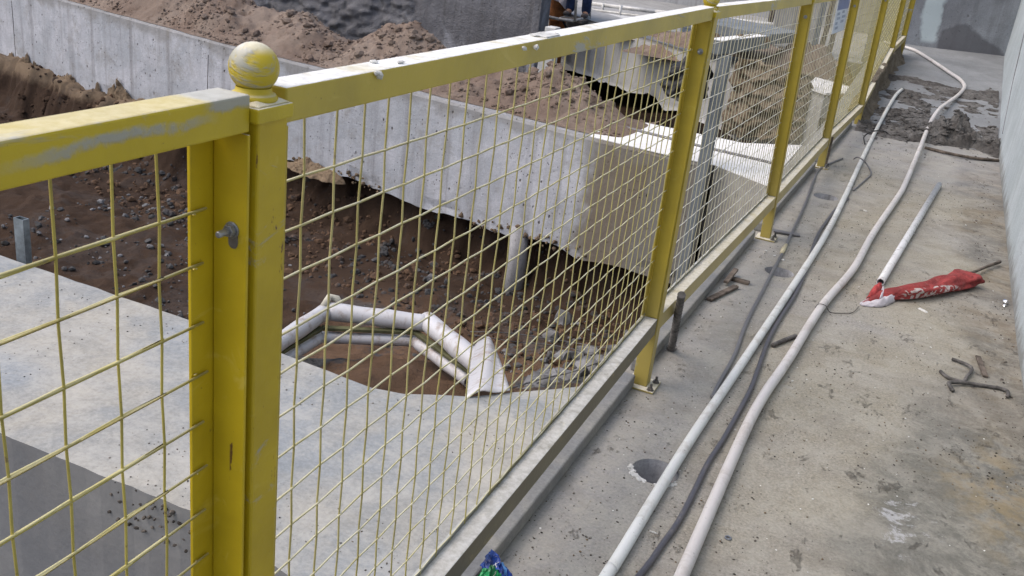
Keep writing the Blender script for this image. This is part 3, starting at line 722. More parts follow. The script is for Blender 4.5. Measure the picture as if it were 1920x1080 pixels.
def panel(k, label, near=False):
    p, q = POSTS[k], POSTS[k+1]
    Y0, Y1 = p[2]+.027, q[2]-.030
    org = (p[1], Y0, 0.0)
    r = empty('fence_section', org); tag(r, label, 'fence panel', 'yellow mesh panels of the fence')
    def W(Y, h, d):
        s = (Y-p[2])/(q[2]-p[2]); X = lerp(xat(p, h), xat(q, h), s)+d
        return (X-org[0], Y-org[1], h+lerp(p[3], q[3], s))
    def strip(mb, ya, yb, h0, h1, d0, d1, n=1):
        for i in range(n):
            a_ = lerp(ya, yb, i/n); b_ = lerp(ya, yb, (i+1)/n)
            mb.hexa([W(a_, h0, d0), W(a_, h0, d1), W(b_, h0, d1), W(b_, h0, d0), W(a_, h1, d0), W(a_, h1, d1), W(b_, h1, d1), W(b_, h1, d0)])
        return mb
    Mr = M_RAILN if k == 0 else M_RAIL
    bv = .0022 if k < 2 else .0018
    # rails: square tube on top, ledge below with a thin upstand that carries the wires
    strip(MB(), Y0, Y1, 1.195, 1.232, 0, .04).build('top_rail', Mr, r, bevel=bv)
    strip(MB(), Y0, Y1, .205, .26, .0, .042).build('bottom_rail', M_LOWD if k < 2 else M_LOW, r, bevel=bv)
    strip(MB(), Y0+.006, Y1-.006, .23, .272, -.004, .0).build('upstand', M_UP, r)
    for ya, yb, yc, yd in ((Y0, Y0+.036, Y0, Y0+.004), (Y1-.036, Y1, Y1-.004, Y1)):
        strip(MB(), ya, yb, .262, 1.193, -.006, -.002).build('stile_leg', M_POST if k == 0 else M_POSTF, r, bevel=.0008)
        strip(MB(), yc, yd, .262, 1.193, -.001, .041).build('stile_web', M_POST if k == 0 else M_POSTF, r, bevel=.0012)
    # wires
    ncol = int(round((Y1-Y0-.12)/.06))+1; c0 = 0.0-p[2]-.027 if k == 1 else None
    ys = []
    if k == 0: ys = [-.229-.06*i for i in range(31) if -.229-.06*i > Y0+.05]
    elif k == 1: ys = [.06*i for i in range(-1, 32) if .06*i > Y0+.04]
    else:
        m0 = Y0+(Y1-Y0-.06*(ncol-1))/2; ys = [m0+.06*i for i in range(ncol)]
    rnd = random.Random(k*11+3)
    rr = .00145 if k < 3 else .0016
    sides = 6 if k < 3 else 4
    rowj = [1.17-.06*j for j in range(1, 16)]
    rowoff = [rnd.gauss(0, .0018) for _ in rowj]
    if k == 1: rowoff[2] += .006; rowoff[3] -= .004; rowoff[1] += .002
    lean = [rnd.gauss(0, .003) for _ in ys]
    Mw = (M_WIRE, M_WIREM)[k] if k < 2 else (M_WIREF if k < 4 else M_WIREM)
    for i, y in enumerate(ys):
        pts = []; top = 1.2; dy0 = rnd.gauss(0, .002); wob = rnd.uniform(0, 6); kink = 0
        if k == 1 and abs(y) < .03: kink = 1
        if k == 0 and abs(y+.229) < .03: kink = .7
        for j, h in enumerate([top, 1.185]+rowj+[.268, .25]):
            cr = .001*(-1)**(i+j) if 2 <= j < 17 else 0
            dy = dy0+lean[i]*(h-.7)+.0008*math.sin(h*7+wob)
            if kink: dy += kink*(-.008*sst(1.17, 1.13, h)+.012*sst(1.165, 1.19, h)*-1+.006)
            pts.append(W(y+dy, h, cr))
        MB().tube(pts, rr, sides, False).build('vertical_wire', Mw, r, True)
    for j, h in enumerate(rowj):
        pts = []; wob = rnd.uniform(0, 6); sl_ = rnd.gauss(0, .0012)
        # the wire ends overlap the stile legs
        allp = [Y0+.012+rnd.uniform(0, .012)]+ys+[Y1-.034+rnd.uniform(.012, .022)]
        for i, y in enumerate(allp):
            cr = -.001*(-1)**(i+j+1) if 0 < i < len(allp)-1 else .0005
            pts.append(W(y, h+rowoff[j]+.0012*math.sin(y*5+wob)+sl_*(y-Y0), cr+.0006))
        MB().tube(pts, rr*1.08, sides, True).build('horizontal_wire', Mw, r, True)
    if k < 2:
        mw_ = MB()
        for j, h in enumerate(rowj):
            for yy in (Y0+.034, Y1-.033): mw_.rock(W(yy, h+rowoff[j]-.0005, .0002), .0026, j, .7)
        mw_.build('weld_spots', M_POST, r)
    # joint bolt through the far stile
    def bolt(h, side):
        y = Y1-.004 if side else Y0+.004; sgn = -1 if side else 1
        c = Vector(W(y, h, .023)); m_ = MB(); K_ = .8
        m_.lathe([(0, 0), (.0088, 0), (.0088, sgn*.0018), (0, sgn*.0018)], c, 16, 'Y')
        m_.lathe([(0, sgn*.002), (.0068, sgn*.002), (.0068, sgn*.0075), (0, sgn*.0075)], c, 6, 'Y')
        m_.lathe([(.0036, sgn*.0075), (.0036, sgn*.021), (.003, sgn*.0222), (0, sgn*.0222)], c, 10, 'Y')
        m_.build('bolt', M_STEEL, r, False, .0005)
    if k < 6:
        bolt(1.092 if k == 0 else 1.135-(.03 if k == 1 else 0), True)
    if k == 0:   # bolt slot under the nut
        c = W(Y1-.0042, 1.078, .0245); m_ = MB().lathe([(0, -.0003), (.006, -.0003)], c, 14, 'Y')
        m_.box(c[0]-.006, c[0]+.006, c[1]-.0004, c[1]-.0001, c[2], c[2]+.012)
        m_.build('bolt_slot', M_GRIT, r)
    return r, W, Y0, Y1
pl = ['panel cut off by the left edge, its top rail marked with a long grey streak', 'longest open mesh panel in the middle with cement splashes on its top rail',
      'mesh panel in front of the white screed, right of the post with the rebar stub', 'mesh panel that carries the laminated blue and white notice',
      'narrow looking mesh panel just beyond the notice', 'mesh panel rising above the dirt covered kerb', 'short last mesh panel against the end of the fence']
PW = {}
for k in range(0, 7): PW[k] = panel(k, pl[k])
# cement splashes and clips on the top rail of the middle panel
r1, W1, ya, yb = PW[1]
mb = MB()
for q, dz in [((712, 137), 0), ((1003, 90), 0), ((982, 92), 0), ((985, 76), 1), ((1000, 73), 1), ((1408, 20), 0)]: pass
for (c, r_) in [((0.041, 0.081, 1.227), .0055), ((0.041, 0.509, 1.225), .0045), ((0.041, 0.557, 1.223), .006), ((0.041, 0.074, 1.230), .004)]:
    mb.rock((c[0]-r1.location.x, c[1]-r1.location.y, c[2]), r_, int(c[1]*999), .9)
for y, dx in [(.62, .02), (.66, .012), (.69, .03), (.12, .01), (.15, .03)]:
    c = W1(y, 1.234, dx); mb.rock(c, .007, int(y*100), .3)
mb.build('cement_splash', M_CEM, r1)
mb = MB(); c = W1(.655, 1.2335, .018); mb.box(c[0]-.012, c[0]+.02, c[1]-.03, c[1]+.03, c[2]-.0012, c[2]+.0008)
mb.build('cement_flake', M_CEM, r1, bevel=.0005)

# kick tubes lying on the slab under the panels
klab = ['grey square tube on the slab under the long middle panel', 'grey square tube on the slab behind the threaded rebar stub', 'grey square tube under the panel with the notice', 'short worn square tube farthest up the fence line']
for k, (a_, b_) in enumerate([(-1.9, 1.915), (2.03, 3.9), (4.06, 5.88), (6.1, 7.9)]):
    p, q = (POSTS[k+1], POSTS[k+2])
    xa, xb = [(-.028, -.018), (-.022, .012), (.02, .06), (.07, .11)][k]
    mb = MB().bar((xa-.012, a_, .0245), (xb-.012, b_, .0245), .046, .046)
    thing(mb, 'kick_tube', M_KICK, klab[k], 'steel tube', 'square tubes laid under the fence', bevel=.005)
# kerb crusted with dirt under the upper panels
def kerb(u, v):
    y = lerp(8.05, 10.9, u); x = lerp(.10, .235, u)
    prof = [(-.07, -.02), (-.06, .16), (-.01, .2), (.035, .19), (.05, .12), (.07, .03), (.12, -.01)]
    t = v*6; i = min(5, int(t)); dx, dz = lerp(prof[i][0], prof[i+1][0], t-i), lerp(prof[i][1], prof[i+1][1], t-i)
    k_ = .05*fr(x+dx, y, dz, 3)+.025*fr(x+dx, y, dz, 9)
    return (x+dx+k_*.6, y, max(-.02, rz(y)+dz*(.55+.45*sst(0, .3, u))+k_*.6))
tag(grid('dirt_kerb', 0, 1, 0, 1, 120, 24, kerb, M_DIRT), 'low kerb under the upper fence panels, crusted with dirt', 'kerb')
mb = MB().bar((.165, 8.10, .0), (.155, 8.10, .22), .016, .03)
thing(mb, 'wood_peg', M_WOOD, 'dark upright stick at the near end of the dirt kerb', 'stick')
mb = MB().bar((.118, 6.07, .0), (.118, 6.09, .2), .02, .045)
thing(mb, 'wood_peg', M_WOOD, 'dark upright board piece behind the post beside the notice', 'board')

# laminated notice on panel 3 (between third and fourth post)
Wn = PW[3][1]; on = PW[3][0].location
def nt_(Y, h, d): v = Wn(Y, h, d); return (v[0]+on.x, v[1]+on.y, v[2])
def notice_q(y0, y1, h0, h1, d0, d1):
    return [nt_(y0, h0, d0), nt_(y0, h0, d1), nt_(y1, h0, d1), nt_(y1, h0, d0), nt_(y0, h1, d0), nt_(y0, h1, d1), nt_(y1, h1, d1), nt_(y1, h1, d0)]
NY0, NY1, NH0, NH1 = 5.17, 5.74, .99, 1.33
org = nt_(NY0, NH0, .006)
nr = empty('notice_sheet', org); tag(nr, 'laminated notice with blue header and blurred lines of print, hung on the mesh', 'notice')
M_PAPER = plain('laminated_paper', (.5, .56, .66), .3, 0, .06, 4)
M_BLUE = plain('notice_blue_print', (.07, .12, .33), .3, 0, .1, 8); M_INK = plain('notice_grey_print', (.24, .3, .42), .4, 0, .2, 20)
M_EDGE = plain('laminate_edge', (.75, .77, .8), .3, 0, .05, 8)
MB().add(rel(notice_q(NY0, NY1, NH0, NH1, .006, .008), org), MB().hexa([(0,0,0)]*8).F).build('sheet', M_PAPER, nr)
MB().add(rel(notice_q(NY0+.03, NY1, NH0+.135, NH1, .0084, .0088), org), MB().hexa([(0,0,0)]*8).F).build('header_print', M_BLUE, nr)
MB().add(rel(notice_q(NY0, NY0+.028, NH0, NH1, .0084, .0088), org), MB().hexa([(0,0,0)]*8).F).build('sheet_edge', M_EDGE, nr)
mb = MB()
for (a_, b_, h) in [(.08, .2, .105), (.3, .42, .112), (.1, .25, .078), (.33, .5, .082), (.07, .17, .05), (.3, .45, .054), (.1, .22, .022)]:
    mb.add(rel(notice_q(NY0+a_, NY0+b_, NH0+h, NH0+h+.016, .0084, .0087), org), MB().hexa([(0,0,0)]*8).F)
mb.build('print_lines', M_INK, nr)

# ------------------------------------------------------------------ pipes, hose and cables on the walkway
r = .0155
A = [(0.227, 0.471, 0.015), (0.235, 0.918, 0.015), (0.238, 1.013, 0.015), (0.249, 1.678, 0.015), (0.280, 2.453, 0.015), (0.335, 4.098, 0.015), (0.340, 5.213, 0.015), (0.333, 6.227, 0.015), (0.329, 7.690, 0.015), (0.353, 8.577, 0.110), (0.381, 9.100, 0.180), (0.415, 9.351, 0.209)]
A = [(p[0], p[1], p[2]) for p in A]
mb = MB().tube(spline(A, 8), r, 20)
thing(mb, 'pvc_pipe', M_PIPE, 'long straight white pipe lying nearest to the fence, passing over the cored hole', 'pipe', smooth=True)
# pipe end hidden in mud, sockets and tie wires
B = [(0.396, 0.534, 0.021), (0.391, 1.010, 0.021), (0.384, 1.762, 0.021), (0.392, 2.095, 0.021), (0.418, 2.441, 0.021), (0.458, 3.111, 0.021), (0.527, 3.732, 0.021), (0.563, 4.449, 0.021), (0.639, 5.497, 0.021), (0.659, 5.888, 0.021), (0.698, 7.061, 0.050), (0.734, 8.278, 0.085), (0.780, 8.664, 0.169), (0.850, 9.057, 0.200), (0.925, 9.453, 0.232), (0.966, 9.740, 0.263), (0.970, 9.920, 0.287), (0.922, 10.135, 0.314), (0.819, 10.343, 0.342), (0.688, 10.618, 0.377), (0.480, 11.020, 0.430), (0.346, 11.200, 0.453), (.05, 11.3, .47)]
mb = MB().tube(spline(B, 7), .0172, 18)
thing(mb, 'hose', M_HOSE, 'long pinkish white hose that bends in an S up the ramp', 'hose', smooth=True)
C = [(0.243, 0.602, 0.008), (0.301, 0.976, 0.008), (0.314, 1.110, 0.008), (0.325, 1.245, 0.008), (0.326, 1.420, 0.008), (0.325, 1.575, 0.008), (0.334, 1.746, 0.008), (0.339, 1.948, 0.008), (0.341, 2.137, 0.008), (0.333, 2.328, 0.008), (0.320, 2.608, 0.008), (0.322, 2.869, 0.008), (0.333, 3.172, 0.008), (0.330, 3.504, 0.008), (0.315, 3.836, 0.008), (0.300, 4.217, 0.008), (0.309, 4.539, 0.008), (0.324, 4.847, 0.008), (0.360, 5.190, 0.008)]
thing(MB().tube(spline(C, 6), .0085, 10), 'cable', M_CABLE, 'dark rubber cable winding between the straight pipe and the hose', 'cable', smooth=True)
D = [(0.241, 1.997, 0.007), (0.237, 2.114, 0.007), (0.234, 2.394, 0.007), (0.211, 2.735, 0.007), (0.201, 3.148, 0.007), (0.191, 3.612, 0.007), (0.182, 3.934, 0.007), (0.168, 4.332, 0.007), (0.148, 4.873, 0.007), (0.115, 5.460, 0.007), (0.105, 5.894, 0.007), (.2, 6.4, .006)]
cb = thing(MB().tube(spline(D, 6), .0075, 10), 'cable', M_CABLEG, 'grey cable with a yellowish tape joint between the fence and the straight pipe', 'cable', smooth=True)
tp_ = [Vector((0.186, 3.739, 0.008)), Vector((0.184, 3.814, 0.009)), Vector((0.183, 3.910, 0.008))]
MB().tube([p-cb.location for p in tp_], [.008, .012, .008], 10).build('tape_joint', plain('yellowed_tape', (.5, .45, .3), .6), cb, True)
E_ = [(0.465, 2.311, 0.004), (0.419, 1.675, 0.004)]
pv = [Vector((0.659, 3.634, 0.018)), Vector((0.871, 6.109, 0.018))]
mb = MB(); n = 22
mb.tube(pv, .0185, 22, False)
V0 = len(mb.V); mb.tube([pv[0], pv[0]+(pv[1]-pv[0])*.999], .0155, 22, False)
mb.F += [(k, V0+k, V0+(k+1) % 22, (k+1) % 22) for k in range(22)]
a_ = len(mb.V)-22; mb.F += [(22+k, 22+(k+1) % 22, a_+(k+1) % 22, a_+k) for k in range(22)]
pp = thing(mb, 'pvc_pipe', M_DIRTYPVC, 'short open ended white pipe with black mottling, lying by the red cloth', 'pipe', smooth=False)
for f_ in pp.data.polygons[:22]: f_.use_smooth = True
# tie wires round pipes
def wirething(pts, r_, mat, name, label, cat, n=6, sides=6):
    return thing(MB().tube(spline(pts, n), r_, sides), name, mat, label, cat, smooth=True)
wirething([(0.435, 3.036, 0.030), (0.445, 3.050, 0.045), (0.472, 3.066, 0.040), (0.494, 3.103, 0.004), (0.532, 3.120, 0.004), (0.580, 3.164, 0.005), (0.599, 3.258, 0.008)], .0018, M_RUST, 'tie_wire', 'thin wire looped round the hose and leading to the red cloth', 'wire')
wirething([(0.279, 6.396, 0.020), (0.305, 6.326, 0.050), (0.346, 6.293, 0.045), (0.393, 6.272, 0.012), (0.429, 6.054, 0.008), (0.406, 5.779, 0.006), (0.369, 5.447, 0.006)], .0055, M_CABLEG, 'tie_wire', 'grey wire loop hooked over the straight pipe', 'wire')
wirething([(0.298, 7.139, 0.010), (0.269, 7.327, 0.030), (0.298, 7.397, 0.060), (0.348, 7.575, 0.060), (0.406, 7.783, 0.030), (0.462, 7.751, 0.005)], .0055, M_BLACK, 'tie_wire', 'black wire arched over the far part of the straight pipe', 'wire')
wirething([(0.244, 8.435, 0.020), (0.301, 8.049, 0.020), (0.354, 7.811, 0.020)], .007, M_BLACK, 'tie_wire', 'short black wire end beside the far part of the pipe', 'wire')
# threaded rebar stub
mb = MB(); p0 = Vector((0.021, 2.290, -0.002)); p1 = Vector((0.063, 2.059, 0.306)); N = 20
pts = []; rr_ = []
for i in range(N*2+1):
    pts.append(p0.lerp(p1, i/(N*2))); rr_.append(.0112 if i % 2 else .0142)
mb.tube(pts, rr_, 14); rb = thing(mb, 'rebar_stub', M_RUST, 'ribbed threaded rebar stub standing upright at the foot of the fence', 'rebar', smooth=False)
mb = MB()
for k in range(4):
    mb.tube([(p0.x+(.0145+k*.0016)*math.cos(t/10*2*PI)-rb.location.x, p0.y+(.0145+k*.0016)*math.sin(t/10*2*PI)-rb.location.y, .004+k*.006+.003*math.sin(t)) for t in range(11)], .0014, 5)
mb.build('wire_turns', M_RUST, rb)
# loose bars and offcuts
def barthing(pts, r_, label, mat=M_RUST, name='steel_offcut', cat='steel offcut', grp=None, ribs=False):
    return thing(MB().tube(spline(pts, 5), r_, 8), name, mat, label, cat, grp, smooth=True)
barthing([(0.979, 2.916, 0.008), (1.017, 2.900, 0.010), (1.045, 2.872, 0.012), (1.047, 2.829, 0.012), (1.031, 2.764, 0.012), (1.019, 2.712, 0.010), (0.989, 2.708, 0.009), (0.964, 2.717, 0.008), (0.939, 2.757, 0.008)], .0065, 'hooked steel bar bent into a C on the floor near the wall')
barthing([(0.985, 2.601, 0.008), (0.969, 2.645, 0.012), (0.975, 2.660, 0.014), (1.029, 2.700, 0.012), (1.091, 2.729, 0.008), (1.151, 2.744, 0.008), (1.170, 2.719, 0.012), (1.168, 2.682, 0.008)], .0068, 'long bent steel bar with two hooked ends lying below the C shaped one')
thing(MB().bar((1.075, 3.024, 0.006), (1.099, 2.829, 0.006), .02, .008), 'wood_chip', M_WOOD, 'flat brown wooden chip lying next to the bent bars', 'wood chip', bevel=.002)
barthing([(0.343, 2.567, 0.008), (0.367, 2.630, 0.009), (0.385, 2.674, 0.009), (0.406, 2.724, 0.008)], .009, 'short dark bar lying between the cable and the hose')
thing(MB().bar((0.025, 2.869, 0.008), (0.090, 3.113, 0.008), .026, .012), 'wood_offcut', M_WOOD, 'longest dark offcut lying away from the square tube', 'wood offcut', 'dark offcuts near the third post', bevel=.002)
thing(MB().bar((0.042, 3.203, 0.008), (0.132, 3.198, 0.008), .03, .014), 'wood_offcut', M_WOOD, 'dark offcut pointing right towards the cable', 'wood offcut', 'dark offcuts near the third post', bevel=.002)
thing(MB().bar((0.045, 3.101, 0.020), (0.052, 3.275, 0.030), .022, .012), 'wood_offcut', M_WOOD, 'greyish offcut leaning against the square tube', 'wood offcut', 'dark offcuts near the third post', bevel=.002)
thing(MB().bar((0.084, 4.108, 0.010), (0.219, 4.140, 0.008), .04, .008), 'cloth_scrap', M_CABLEG, 'dark flattened scrap right behind the third post foot', 'scrap', bevel=.002)
m_ = MB().lathe([(.0048, .0), (.009, .0), (.009, .004), (.0048, .004), (.0048, .0)], (0.454, 1.251, 0.001), 18)
thing(m_, 'steel_washer', M_STEEL, 'small steel washer on the floor right of the hose', 'washer', bevel=.0004)
# white scraps
scr = [((0.280, 1.165, 0.003), .011, 'bone shaped white scrap between the straight pipe and the dark cable', (1, .35)), ((1.041, 5.175, 0.003), .013, 'white curled flake on the floor near the wall, level with the short pipe', (1, .5)),
       ((0.900, 2.997, 0.003), .009, 'white flake left of the bent bars', (1, .5)), ((0.457, 2.312, 0.003), .006, 'tiny bright flake just right of the hose', (1, .7)), ((0.769, 4.713, 0.003), .01, 'pale flake beside the short open pipe', (1, .5)),
       ((0.206, 3.668, 0.003), .02, 'torn white paper bit under the grey cable', (1, .3)), ((0.159, 3.703, 0.003), .01, 'small pale crumb left of the grey cable tape', (1, .7)), ((0.856, 3.428, 0.002), .03, 'whitish smear of plaster below the red cloth', (1, .4)),
       ((0.110, 3.744, 0.004), .01, 'pale crumb near the third post foot', (1, .8)), ((0.480, 4.999, 0.002), .02, 'thin white sliver right of the far cored hole', (1, .3))]
for k, (c, r_, lab, sc_) in enumerate(scr):
    m_ = MB().rock((0, 0, 0), r_, k+40, .25); V = [(v[0]*sc_[0], v[1]*sc_[1], v[2]) for v in m_.V]
    o = mesh('white_scrap', V, m_.F, M_FLECK); o.location = c; o.rotation_euler[2] = k*1.3; tag(o, lab, 'scrap', 'white scraps on the floor')
o = thing(MB().rock((1.200, 3.807, 0.012), .016, 5, .8).rock((1.201, 3.777, 0.006), .013, 8, .5), 'foil_scrap', plain('crumpled_foil', (.75, .75, .75), .2, .9, .2, 30), 'crumpled shiny foil scrap against the foot of the right wall', 'scrap')
# grit scattered over the walkway
mb = MB(); mw = MB(); md = MB()
def onhole(x, y): return any((x-hx)**2+(y-hy)**2 < (hr+.006)**2 for hx, hy, hr in HOLES)
for k in range(9000):
    y = .6+8*random.random()**1.5; x = random.uniform(-.02, 1.23)
    d = fr(x, y, 3, 2.2)+(.5 if x > 1.08 else 0)+(.25 if x < .1 else 0)
    if d+random.uniform(-.35, .35) < .1 or onhole(x, y): continue
    r_ = random.choice((.001, .0013, .0016, .0016, .002, .0026, .0038))
    if x > 1.1 and random.random() < .3: r_ *= 1.8
    (mb if random.random() < .8 else md).rock((x, y, r_*.3), r_, k, .6)
for k in range(260):
    y = .7+6*random.random(); x = random.uniform(.0, 1.2)
    if onhole(x, y): continue
    mw.rock((x, y, .001), random.uniform(.0012, .0035), k, .4)
thing(mb, 'grit', M_GRIT, None, None, kind='stuff'); thing(md, 'sand_grains', M_SPOIL, None, None, kind='stuff'); thing(mw, 'plaster_flecks', M_FLECK, None, None, kind='stuff')
mb = MB()
for k in range(1500):
    x = random.uniform(-3.2, -.1); y = random.uniform(.64, 1.38)
    if fr(x, y, 2, 2.5)+random.uniform(-.2, .2) < .05: continue
    r_ = random.choice((.001, .0014, .002, .003)); mb.rock((x, y, r_*.3), r_, k, .5)
for k in range(60):
    x = random.uniform(-.98, -.64); mb.rock((x, .606+random.uniform(-.006, .01), random.uniform(-.12, -.005)), random.uniform(.003, .008), k, .8)
mb.build('beam_grit', M_GRIT, b1)['kind'] = 'stuff'
# mud patch at the foot of the ramp
def mud(x, y):
    d1 = math.exp(-((y-8.0)/.28)**2)*(.35+1.0*math.exp(-((x-.98)/.3)**2)); d2 = math.exp(-((y-9.3)/.9)**2)*.35
    n_ = fr(x*.7, y, 1, 2.6); f = max(0, (d1*1.25+d2)*(.62+1.1*n_)-.13)
    pl_ = math.exp(-((x-.97)/.17)**2-((y-8.2)/.26)**2)
    f = max(f, pl_*.9*(1+.6*fr(x, y, 2, 5))-.2)
    z = .16*pl_*max(0, f)+.10*f*(1+.5*abs(fr(x, y, 6, 9)))+.03*f*fr(x, y, 8, 22)
    return (x, y, rz(y)+(z if f > .0 else -.015))
md_ = grid('mud_patch', .16, 1.3, 7.1, 11.0, 170, 380, mud, M_MUD, None, False)
tag(md_, kind='stuff')
mb = MB()
for k in range(700):
    x = random.uniform(.2, 1.28); y = random.gauss(8.3, .6)
    p = mud(x, y); 
    if p[2] < rz(y) and random.random() < .75: continue
    r_ = random.uniform(.008, .03)*(1 if p[2] > rz(y) else .6); mb.rock((x, y, max(p[2], rz(y))+r_*.1), r_, k+88, .5)
mb.build('mud_clods', M_MUD, md_)['kind'] = 'stuff'
mb = MB().tube(spline([(0.742, 7.494, 0.010), (0.963, 7.375, 0.020), (1.123, 7.420, 0.015), (1.292, 7.547, 0.010)], 6), [.012]*19, 8)
thing(mb, 'wood_offcut', M_WOOD, 'thin dark board edge sticking out of the mud towards the wall', 'wood offcut', smooth=True)
mb = MB().bar((0.852, 7.912, 0.030), (1.208, 7.786, 0.020), .12, .012)

# ------------------------------------------------------------------ red cloth and stick
spine = [(0.602, 3.294, 0.004), (0.654, 3.375, 0.012), (0.709, 3.475, 0.020), (0.777, 3.533, 0.030), (0.865, 3.648, 0.030), (0.943, 3.799, 0.030), (1.002, 3.925, 0.028), (1.043, 4.005, 0.028)]
wd = [.006, .026, .038, .036, .041, .048, .062, .072]
sp = spline(spine, 8); V = []; F = []; NS = len(sp); NR = 36
for i, p in enumerate(sp):
    t = i/(NS-1)*7; k_ = min(6, int(t)); wv = lerp(wd[k_], wd[k_+1], t-k_)
    d = (sp[min(i+1, NS-1)]-sp[max(i-1, 0)]).normalized(); sd_ = Vector((d.y, -d.x, 0)).normalized()
    for j in range(NR):
        a_ = 2*PI*j/NR; c_, s_ = math.cos(a_), math.sin(a_)
        rad = 1+.22*fr(i*.05, c_*1.2, s_*1.2, 1.4)+.12*math.sin(a_*3+i*.22)+.07*math.sin(a_*6-i*.3)
        h = p.z*1.1*(1+s_*rad) if s_ > 0 else p.z*1.1*(1+s_*.95)
        q = p+sd_*c_*rad*wv; V.append((q.x, q.y, max(.001, h)))
for i in range(NS-1):
    for j in range(NR): F.append((i*NR+j, i*NR+(j+1) % NR, (i+1)*NR+(j+1) % NR, (i+1)*NR+j))
F.append(tuple(range(NR))[::-1]); F.append(tuple((NS-1)*NR+j for j in range(NR)))
m = Mat('red_printed_cloth', .85)
P = m.sep(m.co); red = m.mix(m.ramp(m.noise(14, 5, .6), .35, .65), (.34, .055, .052), (.2, .034, .034))
prn = m.ramp(m.noise(26, 2, .4, 1.6), .5, .53)
org = (sp[NS//2].x, sp[NS//2].y, 0)
band = m.ramp(m.math('ADD', m.math('MULTIPLY', P[1], -1.0), m.math('MULTIPLY', P[0], 1.35)), .022, .036)
c = m.mix(m.math('MULTIPLY', prn, band), red, (.5, .44, .42))
tip = m.ramp(m.math('ADD', P[0], m.math('MULTIPLY', m.noise(20, 3), .05)), -.19, -.16, 1, 0)
c = m.mix(m.math('MULTIPLY', tip, m.ramp(m.noise(30, 3, .5, .5), .42, .5)), c, (.6, .58, .62))
c = m.mix(m.ramp(m.noise(11, 6, .7), .55, .75, 0, .5), c, (.28, .2, .17))
m.color(c); m.bump(m.noise(16, 5, .6, 2.0, m.map((1, 1, 1), (0, 0, .6))), .014); m.bump(m.noise(400, 2), .0004)
mbc = MB(); mbc.V = [tuple(v) for v in V]; mbc.F = F
cl = thing(mbc, 'red_cloth', m.m, 'crumpled red cloth with white print lying in front of the short open pipe', 'cloth', smooth=True, origin=org)
M_CW = plain('white_cloth', (.55, .52, .56), .85, 0, .15, 20, .002); M_CR = plain('red_cloth_fold', (.45, .06, .06), .85, 0, .25, 20, .003)
def fold(pts, w_, mat, nm):
    s_ = spline(pts, 6); V = []; F = []
    for i, p in enumerate(s_):
        d = (s_[min(i+1, len(s_)-1)]-s_[max(i-1, 0)]).normalized(); sd_ = Vector((d.y, -d.x, 0)).normalized(); u = i/(len(s_)-1)
        ww = w_*(.35+.65*math.sin(PI*min(.98, max(.02, u)))**.6)
        for j in range(9):
            v = j/8*2-1; q = p+sd_*v*ww; V.append((q.x, q.y, max(.002, p.z*(1-abs(v)**2)+.004*math.sin(v*7+i)+.002)))
    for i in range(len(s_)-1):
        for j in range(8): F.append((i*9+j, i*9+j+1, (i+1)*9+j+1, (i+1)*9+j))
    o = mesh(nm, rel(V, cl.location), F, mat, cl, True)
    sm_ = o.modifiers.new('thickness', 'SOLIDIFY'); sm_.thickness = .002
    return o
fold([(0.603, 3.297, 0.006), (0.639, 3.321, 0.018), (0.674, 3.351, 0.028), (0.701, 3.402, 0.034), (0.728, 3.460, 0.030)], .022, M_CW, 'white_corner')
fold([(0.629, 3.384, 0.020), (0.644, 3.453, 0.030), (0.651, 3.548, 0.030), (0.660, 3.621, 0.020)], .022, M_CR, 'red_corner')
fold([(0.675, 3.374, 0.036), (0.678, 3.451, 0.040), (0.676, 3.553, 0.030)], .012, M_CW, 'white_tie')
fold([(0.875, 3.789, 0.020), (0.888, 3.838, 0.030), (0.916, 3.888, 0.030), (0.946, 4.007, 0.010)], .016, M_CR, 'folded_hem')
fold([(0.880, 3.787, 0.030), (0.949, 3.853, 0.050), (1.028, 4.035, 0.040), (1.049, 4.128, 0.020)], .010, M_CW, 'white_edge')
stk = thing(MB().tube(spline([(0.774, 3.596, 0.030), (0.904, 3.778, 0.045), (1.056, 4.101, 0.030), (1.130, 4.299, 0.022), (1.199, 4.457, 0.020)], 5), [.006]*10+[.007]*6+[.008]*5, 8), 'dry_stick', M_WOOD, 'dry forked stick pushed through the red cloth towards the wall', 'stick', smooth=True)
MB().tube([Vector(p)-stk.location for p in ((1.051, 4.104, 0.028), (1.080, 4.098, 0.012), (1.114, 4.090, 0.004))], .004, 6).build('fork_twig', M_WOOD, stk, True)

# ------------------------------------------------------------------ plastic bag at the bottom edge
M_BB = plain('blue_bag_film', (.02, .06, .3), .2, 0, .5, 16, .003); M_BG = plain('green_bag_print', (.02, .22, .08), .25, 0, .4, 22, .003)
M_BL = plain('pale_blue_bag_print', (.1, .28, .62), .2, 0, .3, 20); 
ap, Lq, Rq = Vector((0.005, 0.768, 0.085)), Vector((-0.003, 0.556, 0.030)), Vector((0.197, 0.684, 0.020))
def bagf(u, v):
    p = ap.lerp(Lq.lerp(Rq, u), v)
    p.z += .05*math.sin(PI*u)*v**.7*(1-.5*v)
    rg = abs(fr(u*3, v*4, 1, 1.6)); p += Vector((.012*fr(u*4, v*4, 5, 1.2), .012*fr(u*4, v*4, 8, 1.2), -.035*rg*min(1, v*3)))
    return (p.x-ap.x, p.y-ap.y, max(.003, p.z))
bag = grid('plastic_bag', 0, 1, 0, 1, 26, 26, bagf, [M_BB, M_BG, M_BL], None, False); bag.location = (ap.x, ap.y, 0)
for i, f_ in enumerate(bag.data.polygons):
    u, v = (i % 26)/26, (i//26)/26
    f_.material_index = 1 if (u < .52+.06*math.sin(v*20) and v > .22) else (2 if .74 < u < .84 else 0)
sm_ = bag.modifiers.new('thickness', 'SOLIDIFY'); sm_.thickness = .0015
tag(bag, 'crumpled blue and green plastic bag lying against the square tube', 'plastic bag')
